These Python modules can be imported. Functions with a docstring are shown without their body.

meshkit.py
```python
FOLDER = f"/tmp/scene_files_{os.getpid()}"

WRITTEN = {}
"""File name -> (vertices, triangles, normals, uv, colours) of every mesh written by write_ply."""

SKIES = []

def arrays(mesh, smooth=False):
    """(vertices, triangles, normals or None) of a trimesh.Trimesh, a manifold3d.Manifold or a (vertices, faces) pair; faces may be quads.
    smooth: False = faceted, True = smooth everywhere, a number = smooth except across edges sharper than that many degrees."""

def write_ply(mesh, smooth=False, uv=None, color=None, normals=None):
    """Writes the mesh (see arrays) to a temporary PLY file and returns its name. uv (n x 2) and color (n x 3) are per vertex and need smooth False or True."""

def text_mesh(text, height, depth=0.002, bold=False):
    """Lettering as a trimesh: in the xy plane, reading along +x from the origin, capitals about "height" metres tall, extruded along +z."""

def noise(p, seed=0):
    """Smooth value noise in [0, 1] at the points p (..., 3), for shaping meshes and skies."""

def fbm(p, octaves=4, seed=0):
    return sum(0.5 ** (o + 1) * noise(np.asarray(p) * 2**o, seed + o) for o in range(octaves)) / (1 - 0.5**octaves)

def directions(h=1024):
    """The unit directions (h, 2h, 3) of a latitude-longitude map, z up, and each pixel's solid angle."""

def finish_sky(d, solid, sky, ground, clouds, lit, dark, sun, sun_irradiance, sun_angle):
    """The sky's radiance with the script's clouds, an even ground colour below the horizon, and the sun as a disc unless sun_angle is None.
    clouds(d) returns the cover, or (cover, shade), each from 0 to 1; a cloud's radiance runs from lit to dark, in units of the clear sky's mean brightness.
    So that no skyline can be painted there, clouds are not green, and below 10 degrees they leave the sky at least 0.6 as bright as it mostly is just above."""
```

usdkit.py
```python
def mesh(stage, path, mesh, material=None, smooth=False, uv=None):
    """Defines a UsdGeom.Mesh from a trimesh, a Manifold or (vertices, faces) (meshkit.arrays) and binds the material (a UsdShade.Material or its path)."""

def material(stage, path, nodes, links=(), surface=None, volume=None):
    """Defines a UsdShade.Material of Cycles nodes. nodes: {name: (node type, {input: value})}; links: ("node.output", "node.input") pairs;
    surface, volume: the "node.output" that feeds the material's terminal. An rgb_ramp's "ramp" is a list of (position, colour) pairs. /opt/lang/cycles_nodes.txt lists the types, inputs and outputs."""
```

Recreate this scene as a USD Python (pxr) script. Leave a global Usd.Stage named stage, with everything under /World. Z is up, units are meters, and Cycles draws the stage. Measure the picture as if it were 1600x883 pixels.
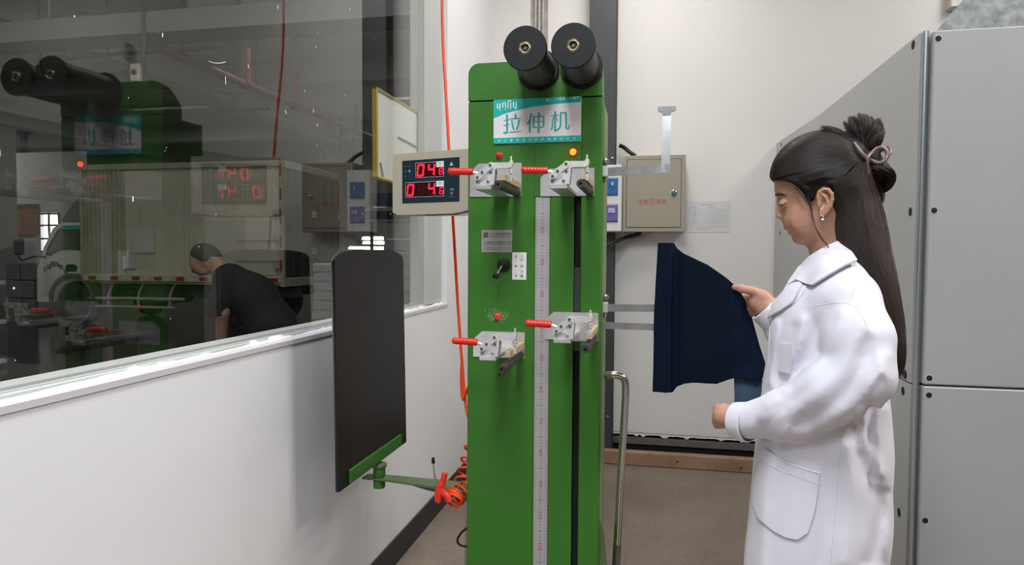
# Knitwear stretching machine in a factory room: OpenUSD scene for Cycles. Units metres, z up.
import math, random, glob
import numpy as np, trimesh, manifold3d as m3, shapely
import shapely.geometry as sg
from shapely import affinity, union_all
from scipy.spatial import Delaunay, cKDTree
import usdkit, meshkit
from pxr import Usd, UsdGeom, UsdLux, UsdShade, Gf, Sdf, Vt
random.seed(7); RNG = np.random.default_rng(7)
stage = Usd.Stage.CreateInMemory()
UsdGeom.SetStageUpAxis(stage, 'Z'); UsdGeom.SetStageMetersPerUnit(stage, 1.0)
world = UsdGeom.Xform.Define(stage, '/World'); stage.SetDefaultPrim(world.GetPrim())
# ------------------------------------------------------------------ camera
F, CX, CY, EYE = 1067.0, 800.0, 441.5, 1.35            # focal length in pixels of the 1600 x 883 frame
YAW, PITCH, ROLL = math.radians(11.65), math.radians(2.25), 0.006
_f = np.array([-math.sin(YAW) * math.cos(PITCH), math.cos(YAW) * math.cos(PITCH), -math.sin(PITCH)])
_r = np.array([math.cos(YAW), math.sin(YAW), 0.0]); _u = np.cross(_r, _f)
CR, CU = _r * math.cos(ROLL) + _u * math.sin(ROLL), -_r * math.sin(ROLL) + _u * math.cos(ROLL)
CAM = np.array([0, 0, EYE])
cam = UsdGeom.Camera.Define(stage, '/World/camera')
cam.CreateHorizontalApertureAttr(36.0); cam.CreateVerticalApertureAttr(36.0 * 883 / 1600)
cam.CreateFocalLengthAttr(36.0 * F / 1600); cam.CreateClippingRangeAttr((0.05, 500.0))
_m = np.eye(4); _m[0, :3], _m[1, :3], _m[2, :3], _m[3, :3] = CR, CU, -_f, CAM
cam.AddTransformOp().Set(Gf.Matrix4d(*_m.ravel().tolist()))
cam.CreateExposureAttr(0.0)
# ------------------------------------------------------------------ light
def rect_light(name, loc, rx, ry, w, h, power, color):
    l = UsdLux.RectLight.Define(stage, '/World/' + name)
    l.CreateWidthAttr(w); l.CreateHeightAttr(h); l.CreateIntensityAttr(power); l.CreateColorAttr(Gf.Vec3f(*color))
    l.AddTranslateOp().Set(Gf.Vec3d(*loc)); l.AddRotateXYZOp().Set(Gf.Vec3f(rx, ry, 0))
    return l
sky = UsdLux.DomeLight.Define(stage, '/World/overcast_sky')
sky.CreateIntensityAttr(1.5); sky.CreateColorAttr(Gf.Vec3f(0.93, 0.96, 1.0))
ROOM_LAMPS, HALL_LAMPS = 29.0, 25.0                     # radiance of the ceiling tube lamps

def ray(px, py): return CR * (px - CX) / F - CU * (py - CY) / F + _f
def on_x(px, py, X): d = ray(px, py); return CAM + d * (X / d[0])
def on_y(px, py, Y): d = ray(px, py); return CAM + d * (Y / d[1])
def on_z(px, py, Z): d = ray(px, py); return CAM + d * ((Z - EYE) / d[2])

# ------------------------------------------------------------------ helpers: prims
_used, OFF = {}, {}
def numbered(parent, name):
    k = (parent, name); n = _used.get(k, 0); _used[k] = n + 1
    return name if n == 0 else f'{name}_{n:03d}'
def _data(p, **kw):
    for k, v in kw.items():
        if v: p.SetCustomDataByKey(k, v)
def thing(name, label, cat, loc=(0, 0, 0), group=None):
    path = '/World/' + numbered('/World', name)
    x = UsdGeom.Xform.Define(stage, path); x.AddTranslateOp().Set(Gf.Vec3d(*map(float, loc)))
    _data(x.GetPrim(), label=label, category=cat, group=group); OFF[path] = np.array(loc, float)
    return path
def obj(name, mesh, mat, parent='/World', smooth=False, label=None, cat=None, kind=None, group=None):
    path = parent + '/' + numbered(parent, name)
    off = OFF.get(parent, np.zeros(3)); OFF[path] = off
    v, f = tri(mesh)
    m = usdkit.mesh(stage, path, trimesh.Trimesh(v - off, f, process=False), LOOK[mat], smooth)
    _data(m.GetPrim(), label=label, category=cat, kind=kind, group=group)
    return path
def struct(name, mesh, mat, smooth=False, parent='/World', label=None):
    return obj(name, mesh, mat, parent, smooth, label=label, kind='structure' if parent == '/World' else None)
def tri(mesh):
    if hasattr(mesh, 'to_mesh'):
        k = mesh.to_mesh(); return np.asarray(k.vert_properties[:, :3], float), np.asarray(k.tri_verts, int)
    if isinstance(mesh, trimesh.Trimesh): return np.asarray(mesh.vertices, float), np.asarray(mesh.faces, int)
    v, f = mesh; f = np.asarray(f, int)
    return np.asarray(v, float), f if f.shape[1] == 3 else np.vstack([f[:, [0, 1, 2]], f[:, [0, 2, 3]]])
def join(*ms):
    vs, fs, n = [], [], 0
    for m in ms:
        v, f = tri(m); vs.append(v); fs.append(f + n); n += len(v)
    return trimesh.Trimesh(np.vstack(vs), np.vstack(fs), process=False)
# ------------------------------------------------------------------ helpers: shapes
def box(x0, x1, y0, y1, z0, z1, b=0.0):
    if b <= 0:
        return trimesh.creation.box(bounds=[[x0, y0, z0], [x1, y1, z1]])
    p = []
    for x, sx in ((x0, 1), (x1, -1)):
        for y, sy in ((y0, 1), (y1, -1)):
            for z, sz in ((z0, 1), (z1, -1)):
                p += [(x, y + sy * b, z + sz * b), (x + sx * b, y, z + sz * b), (x + sx * b, y + sy * b, z)]
    return trimesh.convex.convex_hull(np.array(p))
def frame(t):
    t = t / np.linalg.norm(t); a = np.cross(t, [0, 0, 1.0] if abs(t[2]) < 0.9 else [1.0, 0, 0]); a /= np.linalg.norm(a)
    return a, np.cross(t, a)
def tube(pts, r, n=10, caps=True, closed=False, flat=None):
    """Swept round tube; flat=(ru, rv, up) gives an elliptic or strip section with rv along up."""
    p = np.asarray(pts, float); k = len(p)
    t = (np.roll(p, -1, 0) - np.roll(p, 1, 0)) if closed else np.gradient(p, axis=0)
    t /= np.linalg.norm(t, axis=1, keepdims=True) + 1e-12
    a = np.zeros_like(p); a[0] = frame(t[0])[0]
    for i in range(1, k):
        v = a[i - 1] - t[i] * (a[i - 1] @ t[i]); a[i] = v / (np.linalg.norm(v) + 1e-12)
    b = np.cross(t, a); rr = np.broadcast_to(np.asarray(r, float), (k,))
    ang = np.arange(n) * 2 * np.pi / n
    v = p[:, None] + rr[:, None, None] * (np.cos(ang)[None, :, None] * a[:, None] + np.sin(ang)[None, :, None] * b[:, None])
    m = k if closed else k - 1
    i, j = np.meshgrid(np.arange(m), np.arange(n), indexing='ij'); i2, j2 = (i + 1) % k, (j + 1) % n
    q = np.stack([i * n + j, i * n + j2, i2 * n + j2, i2 * n + j], -1).reshape(-1, 4)
    v = v.reshape(-1, 3); f = np.vstack([q[:, [0, 1, 2]], q[:, [0, 2, 3]]])
    if caps and not closed:
        c0, c1 = len(v), len(v) + 1; v = np.vstack([v, p[:1], p[-1:]]); j = np.arange(n)
        f = np.vstack([f, np.stack([np.full(n, c0), (j + 1) % n, j], 1), np.stack([np.full(n, c1), (k - 1) * n + j, (k - 1) * n + (j + 1) % n], 1)])
    return trimesh.Trimesh(v, f, process=False)
def spline(pts, n=40, closed=False):
    from scipy.interpolate import CubicSpline
    p = np.asarray(pts, float)
    if closed: p = np.vstack([p, p[:1]])
    s = np.r_[0, np.cumsum(np.linalg.norm(np.diff(p, axis=0), axis=1) ** 0.7)]
    c = CubicSpline(s, p, bc_type='periodic' if closed else 'natural')
    return c(np.linspace(0, s[-1], n + (1 if closed else 0)))[:n]
def cyl(p0, p1, r, n=24, r1=None):
    p0, p1 = np.asarray(p0, float), np.asarray(p1, float); r1 = r if r1 is None else r1
    return lathe([(0, 0), (r, 0), (r1, np.linalg.norm(p1 - p0)), (0, np.linalg.norm(p1 - p0))], p0, p1 - p0, n)
def lathe(prof, at, axis, n=32):
    """Solid of revolution of (radius, height) pairs around axis from the point at."""
    at, d = np.asarray(at, float), np.asarray(axis, float); d = d / np.linalg.norm(d); a, b = frame(d)
    k = len(prof); ang = np.arange(n) * 2 * np.pi / n
    P = np.array(prof, float)
    v = at + P[:, None, 1:2] * d + P[:, None, 0:1] * (np.cos(ang)[None, :, None] * a + np.sin(ang)[None, :, None] * b)
    i, j = np.meshgrid(np.arange(k - 1), np.arange(n), indexing='ij'); j2 = (j + 1) % n
    q = np.stack([i * n + j, i * n + j2, (i + 1) * n + j2, (i + 1) * n + j], -1).reshape(-1, 4)
    f = np.vstack([q[:, [0, 1, 2]], q[:, [0, 2, 3]]])
    m = trimesh.Trimesh(v.reshape(-1, 3), f, process=False); m.merge_vertices(); m.update_faces(m.nondegenerate_faces())
    return m
def prism(poly, depth, o, u, v):
    """Extrudes a 2D polygon: its x runs along u, its y along v from o; thickness depth along u x v."""
    if not isinstance(poly, (sg.Polygon, sg.MultiPolygon)): poly = sg.Polygon(poly)
    u, v = np.asarray(u, float), np.asarray(v, float); w = np.cross(u, v)
    T = np.eye(4); T[:3, 0], T[:3, 1], T[:3, 2], T[:3, 3] = u, v, w, o
    ms = []
    for g in getattr(poly, 'geoms', [poly]):
        if g.area < 1e-12: continue
        m = trimesh.creation.extrude_polygon(g, depth, engine='earcut'); m.apply_transform(T); ms.append(m)
    return join(*ms)
def circle(x, y, r, n=24): return sg.Polygon([(x + r * math.cos(a), y + r * math.sin(a)) for a in np.arange(n) * 2 * np.pi / n])
def rrect(x0, y0, x1, y1, r): return sg.box(x0 + r, y0 + r, x1 - r, y1 - r).buffer(r, quad_segs=5)
def stroke(pts, w): return sg.LineString(pts).buffer(w / 2, quad_segs=4)
_fonts = {}
def glyphs(text, size, cjk=True, px=64, bold=0):
    """Lettering as a 2D shape, baseline at y=0 from x=0, one em = size."""
    from PIL import Image, ImageDraw, ImageFont
    key = (cjk, px)
    if key not in _fonts:
        pat = 'Noto Sans CJK*' if cjk else 'Inter*'
        _fonts[key] = ImageFont.truetype(glob.glob('/opt/blender-*/*/datafiles/fonts/' + pat)[0], px)
    f = _fonts[key]; x0, y0, x1, y1 = f.getbbox(text, anchor='ls', stroke_width=bold)
    im = Image.new('L', (int(x1 - x0) + 8, int(y1 - y0) + 8))
    ImageDraw.Draw(im).text((4 - x0, 4 - y0), text, 255, font=f, anchor='ls', stroke_width=bold)
    on = np.pad(np.asarray(im) > 110, ((0, 0), (1, 1))).astype(np.int8)
    r, s = np.nonzero(np.diff(on, axis=1) == 1); e = np.nonzero(np.diff(on, axis=1) == -1)[1]
    g = union_all(shapely.box(s, -r - 1, e, -r)).buffer(0.5).buffer(-0.5).simplify(0.6)
    k = size / px
    return affinity.affine_transform(g, [k, 0, 0, k, (x0 - 4) * k, (4 - y0) * k])
def centred(g, x, y):
    a, b, c, d = g.bounds; return affinity.translate(g, x - (a + c) / 2, y - (b + d) / 2)
def dense(poly, step):
    """Triangulates a polygon with evenly spread inner points."""
    poly = sg.Polygon(poly) if not isinstance(poly, sg.Polygon) else poly
    L = poly.exterior.length; b = np.array([poly.exterior.interpolate(s).coords[0] for s in np.arange(0, L, step)])
    b = np.vstack([b, np.array(poly.exterior.coords)[:-1]])
    x0, y0, x1, y1 = poly.bounds; g = np.stack(np.meshgrid(np.arange(x0, x1, step), np.arange(y0, y1, step)), -1).reshape(-1, 2)
    g[:, 0] += (np.round((g[:, 1] - y0) / step).astype(int) % 2) * step * 0.5
    g = g[shapely.contains_xy(poly.buffer(-step * 0.45), g[:, 0], g[:, 1])]
    p = np.unique(np.round(np.vstack([b, g]), 6), axis=0); t = Delaunay(p).simplices
    c = p[t].mean(1); t = t[shapely.contains_xy(poly.buffer(1e-7), c[:, 0], c[:, 1])]
    a = np.cross(np.c_[p[t[:, 1]] - p[t[:, 0]], np.zeros(len(t))], np.c_[p[t[:, 2]] - p[t[:, 0]], np.zeros(len(t))])[:, 2]
    t = t[np.abs(a) > 1e-9]; a = a[np.abs(a) > 1e-9]; t[a < 0] = t[a < 0][:, ::-1]
    return p, t
def sheet(front, back, t):
    """Closed solid between two copies of one triangulation."""
    n = len(front); e = np.vstack([t[:, [0, 1]], t[:, [1, 2]], t[:, [2, 0]]])
    key = {tuple(x) for x in e.tolist()}; rim = np.array([x for x in e.tolist() if (x[1], x[0]) not in key])
    side = np.vstack([np.c_[rim[:, 1], rim[:, 0], rim[:, 0] + n], np.c_[rim[:, 1], rim[:, 0] + n, rim[:, 1] + n]])
    return trimesh.Trimesh(np.vstack([front, back]), np.vstack([t, t[:, ::-1] + n, side]), process=False)
# ------------------------------------------------------------------ helpers: smooth bodies from distance fields
def surfnet(fn, lo, hi, h):
    """Naive surface nets of fn < 0 on a grid of step h."""
    lo, hi = np.asarray(lo, float), np.asarray(hi, float); n = np.ceil((hi - lo) / h).astype(int) + 1
    g = np.stack(np.meshgrid(*[lo[i] + h * np.arange(n[i]) for i in range(3)], indexing='ij'), -1).reshape(-1, 3)
    s = np.concatenate([fn(c) for c in np.array_split(g, max(1, len(g) // 200000))]).reshape(n)
    ins = s < 0
    acc = np.zeros(tuple(n - 1) + (3,)); cnt = np.zeros(tuple(n - 1))
    corner = lambda A, c: A[c[0]:n[0] - 1 + c[0], c[1]:n[1] - 1 + c[1], c[2]:n[2] - 1 + c[2]]
    for ax in range(3):
        o1, o2 = [k for k in range(3) if k != ax]
        for u in (0, 1):
            for v in (0, 1):
                c0 = [0, 0, 0]; c0[o1], c0[o2] = u, v; c1 = list(c0); c1[ax] = 1
                s0, s1 = corner(s, c0), corner(s, c1); hit = (s0 < 0) != (s1 < 0)
                w = np.where(hit, s0 / np.where(hit, s0 - s1, 1), 0)
                off = np.zeros(s0.shape + (3,)); off[..., o1], off[..., o2], off[..., ax] = u, v, w
                acc += off * hit[..., None]; cnt += hit
    on = cnt > 0; idx = -np.ones(on.shape, int); idx[on] = np.arange(on.sum())
    cell = np.stack(np.nonzero(on), 1); V = lo + h * (cell + acc[on] / cnt[on][:, None])
    faces = []
    for ax in range(3):
        o1, o2 = [(1, 2), (2, 0), (0, 1)][ax]
        sl0 = [slice(None)] * 3; sl1 = [slice(None)] * 3; sl0[ax] = slice(0, -1); sl1[ax] = slice(1, None)
        a, b = ins[tuple(sl0)], ins[tuple(sl1)]
        for flip, mask in ((False, a & ~b), (True, ~a & b)):
            e = np.stack(np.nonzero(mask), 1); e = e[(e[:, o1] > 0) & (e[:, o2] > 0) & (e[:, o1] < n[o1] - 1) & (e[:, o2] < n[o2] - 1)]
            d1, d2 = np.zeros(3, int), np.zeros(3, int); d1[o1] = 1; d2[o2] = 1
            q = np.stack([idx[tuple((e - d1 - d2).T)], idx[tuple((e - d2).T)], idx[tuple(e.T)], idx[tuple((e - d1).T)]], 1)
            faces.append(q[:, ::-1] if flip else q)
    q = np.vstack(faces)
    return trimesh.Trimesh(V, np.vstack([q[:, [0, 1, 2]], q[:, [0, 2, 3]]]), process=False)
def smin(a, b, k):
    h = np.clip(0.5 + 0.5 * (b - a) / k, 0, 1); return b + (a - b) * h - k * h * (1 - h)
def smax(a, b, k): return -smin(-a, -b, k)
def cone(p, a, b, ra, rb):
    a, b = np.asarray(a, float), np.asarray(b, float); ab = b - a
    t = np.clip((p - a) @ ab / (ab @ ab + 1e-12), 0, 1)
    return np.linalg.norm(p - a - t[:, None] * ab, axis=1) - (ra + (rb - ra) * t)
def ell(p, c, r, R=None):
    q = p - np.asarray(c, float)
    if R is not None: q = q @ R.T
    r = np.asarray(r, float); k0 = np.linalg.norm(q / r, axis=1); k1 = np.linalg.norm(q / r ** 2, axis=1) + 1e-9
    return k0 * (k0 - 1) / k1
def chain(p, pts, rs, k=0.01):
    d = None
    for i in range(len(pts) - 1):
        e = cone(p, pts[i], pts[i + 1], rs[i], rs[i + 1]); d = e if d is None else smin(d, e, k)
    return d
def relax(m, n=6, lam=0.5):
    """Taubin smoothing with equal weights."""
    from scipy import sparse
    f = m.faces; e = np.unique(np.sort(np.vstack([f[:, [0, 1]], f[:, [1, 2]], f[:, [2, 0]]]), 1), axis=0); k = len(m.vertices)
    A = sparse.coo_matrix((np.ones(2 * len(e)), (np.r_[e[:, 0], e[:, 1]], np.r_[e[:, 1], e[:, 0]])), (k, k)).tocsr(); A = sparse.diags(1 / np.maximum(np.asarray(A.sum(1)).ravel(), 1)) @ A
    v = np.array(m.vertices)
    for _ in range(n):
        v = v + lam * (A @ v - v); v = v - (lam + 0.02) * (A @ v - v)
    return trimesh.Trimesh(v, f, process=False)
# ------------------------------------------------------------------ materials
LOOK = {}
def mat(name, color, rough=0.5, metal=0.0, vary=0.0, scale=8.0, bump=0.0, bscale=60.0, tint=None, **extra):
    """Principled surface; vary mixes the colour towards tint (or a darker tone) with noise, bump adds fine relief."""
    p = {'base_color': color, 'roughness': rough, 'metallic': metal, **extra}
    nodes, links = {'p': ('principled_bsdf', p)}, []
    if vary or bump:
        nodes['g'] = ('texture_coordinate', {})
    if vary:
        nodes['n'] = ('noise_texture', {'scale': scale, 'detail': 6.0, 'roughness': 0.6})
        nodes['r'] = ('rgb_ramp', {'ramp': [(0.3, color), (0.72, tint or tuple(c * (1 - vary) for c in color))]})
        links += [('g.object', 'n.vector'), ('n.fac', 'r.fac'), ('r.color', 'p.base_color')]
    if bump:
        nodes['bn'] = ('noise_texture', {'scale': bscale, 'detail': 4.0}); nodes['b'] = ('bump', {'strength': bump, 'distance': 0.004})
        links += [('g.object', 'bn.vector'), ('bn.fac', 'b.height'), ('b.normal', 'p.normal')]
    LOOK[name] = usdkit.material(stage, '/World/Looks/' + name, nodes, links, surface='p.BSDF')
def glow(name, color, strength, base=(0.02, 0.0, 0.0)):
    LOOK[name] = usdkit.material(stage, '/World/Looks/' + name, {'p': ('principled_bsdf', {'base_color': base, 'roughness': 0.4, 'emission_color': color, 'emission_strength': strength})}, surface='p.BSDF')
mat('wall_paint', (0.80, 0.78, 0.755), 0.62, vary=0.04, scale=1.5, bump=0.08, bscale=40)
mat('wall_paint_left', (0.86, 0.85, 0.875), 0.6, vary=0.05, scale=1.2, bump=0.08, bscale=40)
mat('ceiling_paint', (0.42, 0.42, 0.415), 0.8)
mat('wall_grey', (0.16, 0.158, 0.155), 0.8)
LOOK['concrete'] = usdkit.material(stage, '/World/Looks/concrete', {
    'g': ('texture_coordinate', {}), 'a': ('noise_texture', {'scale': 2.2, 'detail': 8.0, 'roughness': 0.65}), 'b': ('noise_texture', {'scale': 45.0, 'detail': 5.0, 'roughness': 0.7}),
    'v': ('voronoi_texture', {'scale': 26.0}), 'ra': ('rgb_ramp', {'ramp': [(0.3, (0.205, 0.160, 0.126)), (0.7, (0.29, 0.235, 0.19))]}),
    'rb': ('rgb_ramp', {'ramp': [(0.35, (0.72, 0.70, 0.68)), (0.65, (1.0, 1.0, 1.0))]}), 'rv': ('rgb_ramp', {'ramp': [(0.05, (0.62, 0.6, 0.58)), (0.12, (1, 1, 1))]}),
    'm': ('mix', {'mix_type': 'multiply', 'fac': 0.8}), 'm2': ('mix', {'mix_type': 'multiply', 'fac': 0.7}),
    'bp': ('bump', {'strength': 0.25, 'distance': 0.004}), 'p': ('principled_bsdf', {'roughness': 0.75})},
    [('g.object', 'a.vector'), ('g.object', 'b.vector'), ('g.object', 'v.vector'), ('a.fac', 'ra.fac'), ('b.fac', 'rb.fac'), ('v.distance', 'rv.fac'), ('ra.color', 'm.color1'), ('rb.color', 'm.color2'),
     ('m.color', 'm2.color1'), ('rv.color', 'm2.color2'), ('m2.color', 'p.base_color'), ('b.fac', 'bp.height'), ('bp.normal', 'p.normal')], surface='p.BSDF')
mat('black_paint', (0.022, 0.022, 0.023), 0.45, vary=0.3, scale=6)
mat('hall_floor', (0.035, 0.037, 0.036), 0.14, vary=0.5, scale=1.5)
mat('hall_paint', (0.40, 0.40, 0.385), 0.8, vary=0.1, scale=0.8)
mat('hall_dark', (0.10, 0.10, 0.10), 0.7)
mat('green_enamel', (0.045, 0.182, 0.021), 0.46, vary=0.1, scale=3, bump=0.03, bscale=120, specular_ior_level=0.3)
mat('green_edge', (0.17, 0.24, 0.10), 0.5)
mat('olive_green', (0.105, 0.165, 0.065), 0.5, vary=0.15, scale=9)
mat('black_rubber', (0.011, 0.011, 0.0115), 0.55, vary=0.4, scale=14, specular_ior_level=0.3)
mat('dark_rubber', (0.045, 0.04, 0.036), 0.5, vary=0.4, scale=30)
mat('black_gap', (0.004, 0.004, 0.004), 0.8)
mat('brass', (0.62, 0.47, 0.28), 0.3, 1.0)
mat('steel', (0.62, 0.61, 0.59), 0.33, 1.0, vary=0.15, scale=25)
mat('plate_steel', (0.80, 0.795, 0.79), 0.28, 0.7, vary=0.12, scale=18)
mat('cast_metal', (0.74, 0.735, 0.71), 0.42, 0.45, vary=0.12, scale=40)
mat('chrome', (0.62, 0.60, 0.56), 0.16, 1.0)
mat('satin_bar', (0.62, 0.62, 0.615), 0.25, 0.7, vary=0.3, scale=22)
mat('ruler_steel', (0.50, 0.475, 0.49), 0.4, 0.25, vary=0.15, scale=12)
mat('screw_dark', (0.16, 0.155, 0.15), 0.4, 0.5)
mat('red_grip', (0.72, 0.022, 0.012), 0.32)
mat('red_hose', (0.88, 0.075, 0.012), 0.38)
mat('red_plastic', (0.80, 0.04, 0.025), 0.35)
mat('red_ink', (0.45, 0.03, 0.025), 0.6)
mat('black_ink', (0.02, 0.02, 0.02), 0.6)
mat('grey_ink', (0.22, 0.22, 0.23), 0.6)
mat('wood_pad', (0.62, 0.46, 0.29), 0.6, vary=0.3, scale=50)
mat('plank_wood', (0.40, 0.245, 0.155), 0.7, vary=0.45, scale=9, tint=(0.24, 0.14, 0.09), bump=0.2, bscale=30)
mat('teal_print', (0.0, 0.50, 0.45), 0.4, vary=0.12, scale=9)
mat('teal_letter', (0.03, 0.38, 0.35), 0.4)
mat('sign_white', (0.82, 0.79, 0.79), 0.4)
mat('white_print', (0.85, 0.88, 0.87), 0.4)
mat('name_plate', (0.42, 0.42, 0.40), 0.4, 0.5, vary=0.12, scale=40)
mat('sticker_white', (0.84, 0.84, 0.84), 0.5)
mat('beige_plastic', (0.50, 0.45, 0.345), 0.5, vary=0.05, scale=4)
mat('panel_navy', (0.016, 0.035, 0.048), 0.3)
mat('led_window', (0.035, 0.006, 0.008), 0.15)
mat('led_off', (0.055, 0.008, 0.011), 0.3)
glow('led_red', (1.0, 0.018, 0.045), 1.7)
glow('lamp_red_lit', (1.0, 0.03, 0.01), 0.06, (0.50, 0.02, 0.015))
glow('lamp_amber', (1.0, 0.045, 0.002), 11.0, (0.6, 0.12, 0.01))
glow('tube_light', (1.0, 0.98, 0.94), 12.0, (0.8, 0.8, 0.8))
mat('key_teal', (0.16, 0.42, 0.40), 0.5)
mat('key_grey', (0.5, 0.5, 0.5), 0.5)
mat('window_metal', (0.52, 0.55, 0.53), 0.45, vary=0.06, scale=6)
mat('caulk', (0.88, 0.88, 0.90), 0.55)
mat('sill_plaster', (0.62, 0.60, 0.62), 0.6)
mat('post_paint', (0.045, 0.047, 0.05), 0.5, vary=0.12, scale=5)
mat('khaki_metal', (0.345, 0.31, 0.245), 0.45, vary=0.05, scale=5)
mat('khaki_groove', (0.10, 0.09, 0.07), 0.6)
mat('ivory_plastic', (0.70, 0.685, 0.66), 0.45)
mat('blue_cover', (0.05, 0.17, 0.42), 0.12, vary=0.25, scale=20)
mat('violet_cover', (0.18, 0.15, 0.42), 0.15, vary=0.25, scale=20)
mat('black_cable', (0.014, 0.014, 0.014), 0.5)
mat('paper', (0.70, 0.70, 0.715), 0.7)
mat('pale_ink', (0.50, 0.505, 0.53), 0.7)
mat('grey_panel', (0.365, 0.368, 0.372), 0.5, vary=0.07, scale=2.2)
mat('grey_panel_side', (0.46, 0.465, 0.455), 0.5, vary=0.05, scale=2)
mat('aluminium', (0.42, 0.46, 0.46), 0.35, 0.8)
LOOK['galvanised'] = usdkit.material(stage, '/World/Looks/galvanised', {
    'g': ('texture_coordinate', {}), 'v': ('voronoi_texture', {'scale': 55.0}), 'n': ('noise_texture', {'scale': 35.0, 'detail': 4.0}),
    'r': ('rgb_ramp', {'ramp': [(0.3, (0.20, 0.215, 0.215)), (0.7, (0.42, 0.44, 0.435))]}), 'p': ('principled_bsdf', {'metallic': 0.6, 'roughness': 0.45})},
    [('g.object', 'v.vector'), ('g.object', 'n.vector'), ('n.fac', 'r.fac'), ('r.color', 'p.base_color')], surface='p.BSDF')
# window glass: what is behind shows through, with the reflection of two clean surfaces
LOOK['window_glass'] = usdkit.material(stage, '/World/Looks/window_glass', {
    'w': ('layer_weight', {'blend': 0.5}), 'p5': ('math', {'math_type': 'power', 'value2': 5.0}), 'f': ('math', {'math_type': 'multiply_add', 'value2': 0.90, 'value3': 0.050}),
    't': ('transparent_bsdf', {'color': (0.955, 0.96, 0.945)}), 's': ('glossy_bsdf', {'color': (0.95, 0.97, 0.95), 'roughness': 0.0}), 'x': ('mix_closure', {})},
    [('w.facing', 'p5.value1'), ('p5.value', 'f.value1'), ('f.value', 'x.fac'), ('t.BSDF', 'x.closure1'), ('s.BSDF', 'x.closure2')], surface='x.closure')
mat('navy_jersey', (0.0045, 0.0115, 0.028), 0.9, vary=0.15, scale=300, specular_ior_level=0.12)
mat('navy_sheer', (0.03, 0.065, 0.11), 0.85, vary=0.15, scale=300)
mat('coat_cotton', (0.72, 0.71, 0.775), 0.95, bump=0.04, bscale=500, specular_ior_level=0.15)
mat('coat_seam', (0.70, 0.69, 0.76), 0.9)
mat('skin', (0.50, 0.265, 0.175), 0.48, vary=0.08, scale=20, subsurface_weight=0.12, subsurface_scale=0.004, subsurface_radius=(1.0, 0.35, 0.2))
mat('lips', (0.36, 0.12, 0.10), 0.4)
mat('brow', (0.085, 0.055, 0.043), 0.8)
mat('eye_white', (0.75, 0.72, 0.70), 0.2)
mat('iris', (0.03, 0.018, 0.012), 0.15)
mat('pearl', (0.85, 0.82, 0.80), 0.15)
mat('hair_mass', (0.011, 0.0085, 0.0075), 0.6, specular_ior_level=0.2)
mat('hair_strand', (0.013, 0.0098, 0.0082), 0.45, specular_ior_level=0.35)
mat('hair_mid', (0.026, 0.0185, 0.0150), 0.45, specular_ior_level=0.35)
mat('hair_brown', (0.058, 0.038, 0.029), 0.45, specular_ior_level=0.35)
mat('clip_mauve', (0.17, 0.115, 0.105), 0.3)
mat('trousers', (0.02, 0.02, 0.024), 0.8)
mat('shoe', (0.6, 0.6, 0.6), 0.5)
mat('grey_channel', (0.17, 0.155, 0.14), 0.5, vary=0.3, scale=12)
mat('chase_grime', (0.33, 0.29, 0.24), 0.7, vary=0.6, scale=14, tint=(0.6, 0.56, 0.52))
mat('scuff', (0.30, 0.38, 0.24), 0.6)
mat('board_black', (0.0095, 0.0082, 0.0082), 0.32, vary=0.2, scale=3, specular_ior_level=0.3)
mat('board_edge', (0.12, 0.12, 0.12), 0.4)
mat('dark_tube', (0.20, 0.19, 0.175), 0.35, 0.8)
mat('lock_chrome', (0.55, 0.66, 0.68), 0.15, 1.0)
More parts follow.
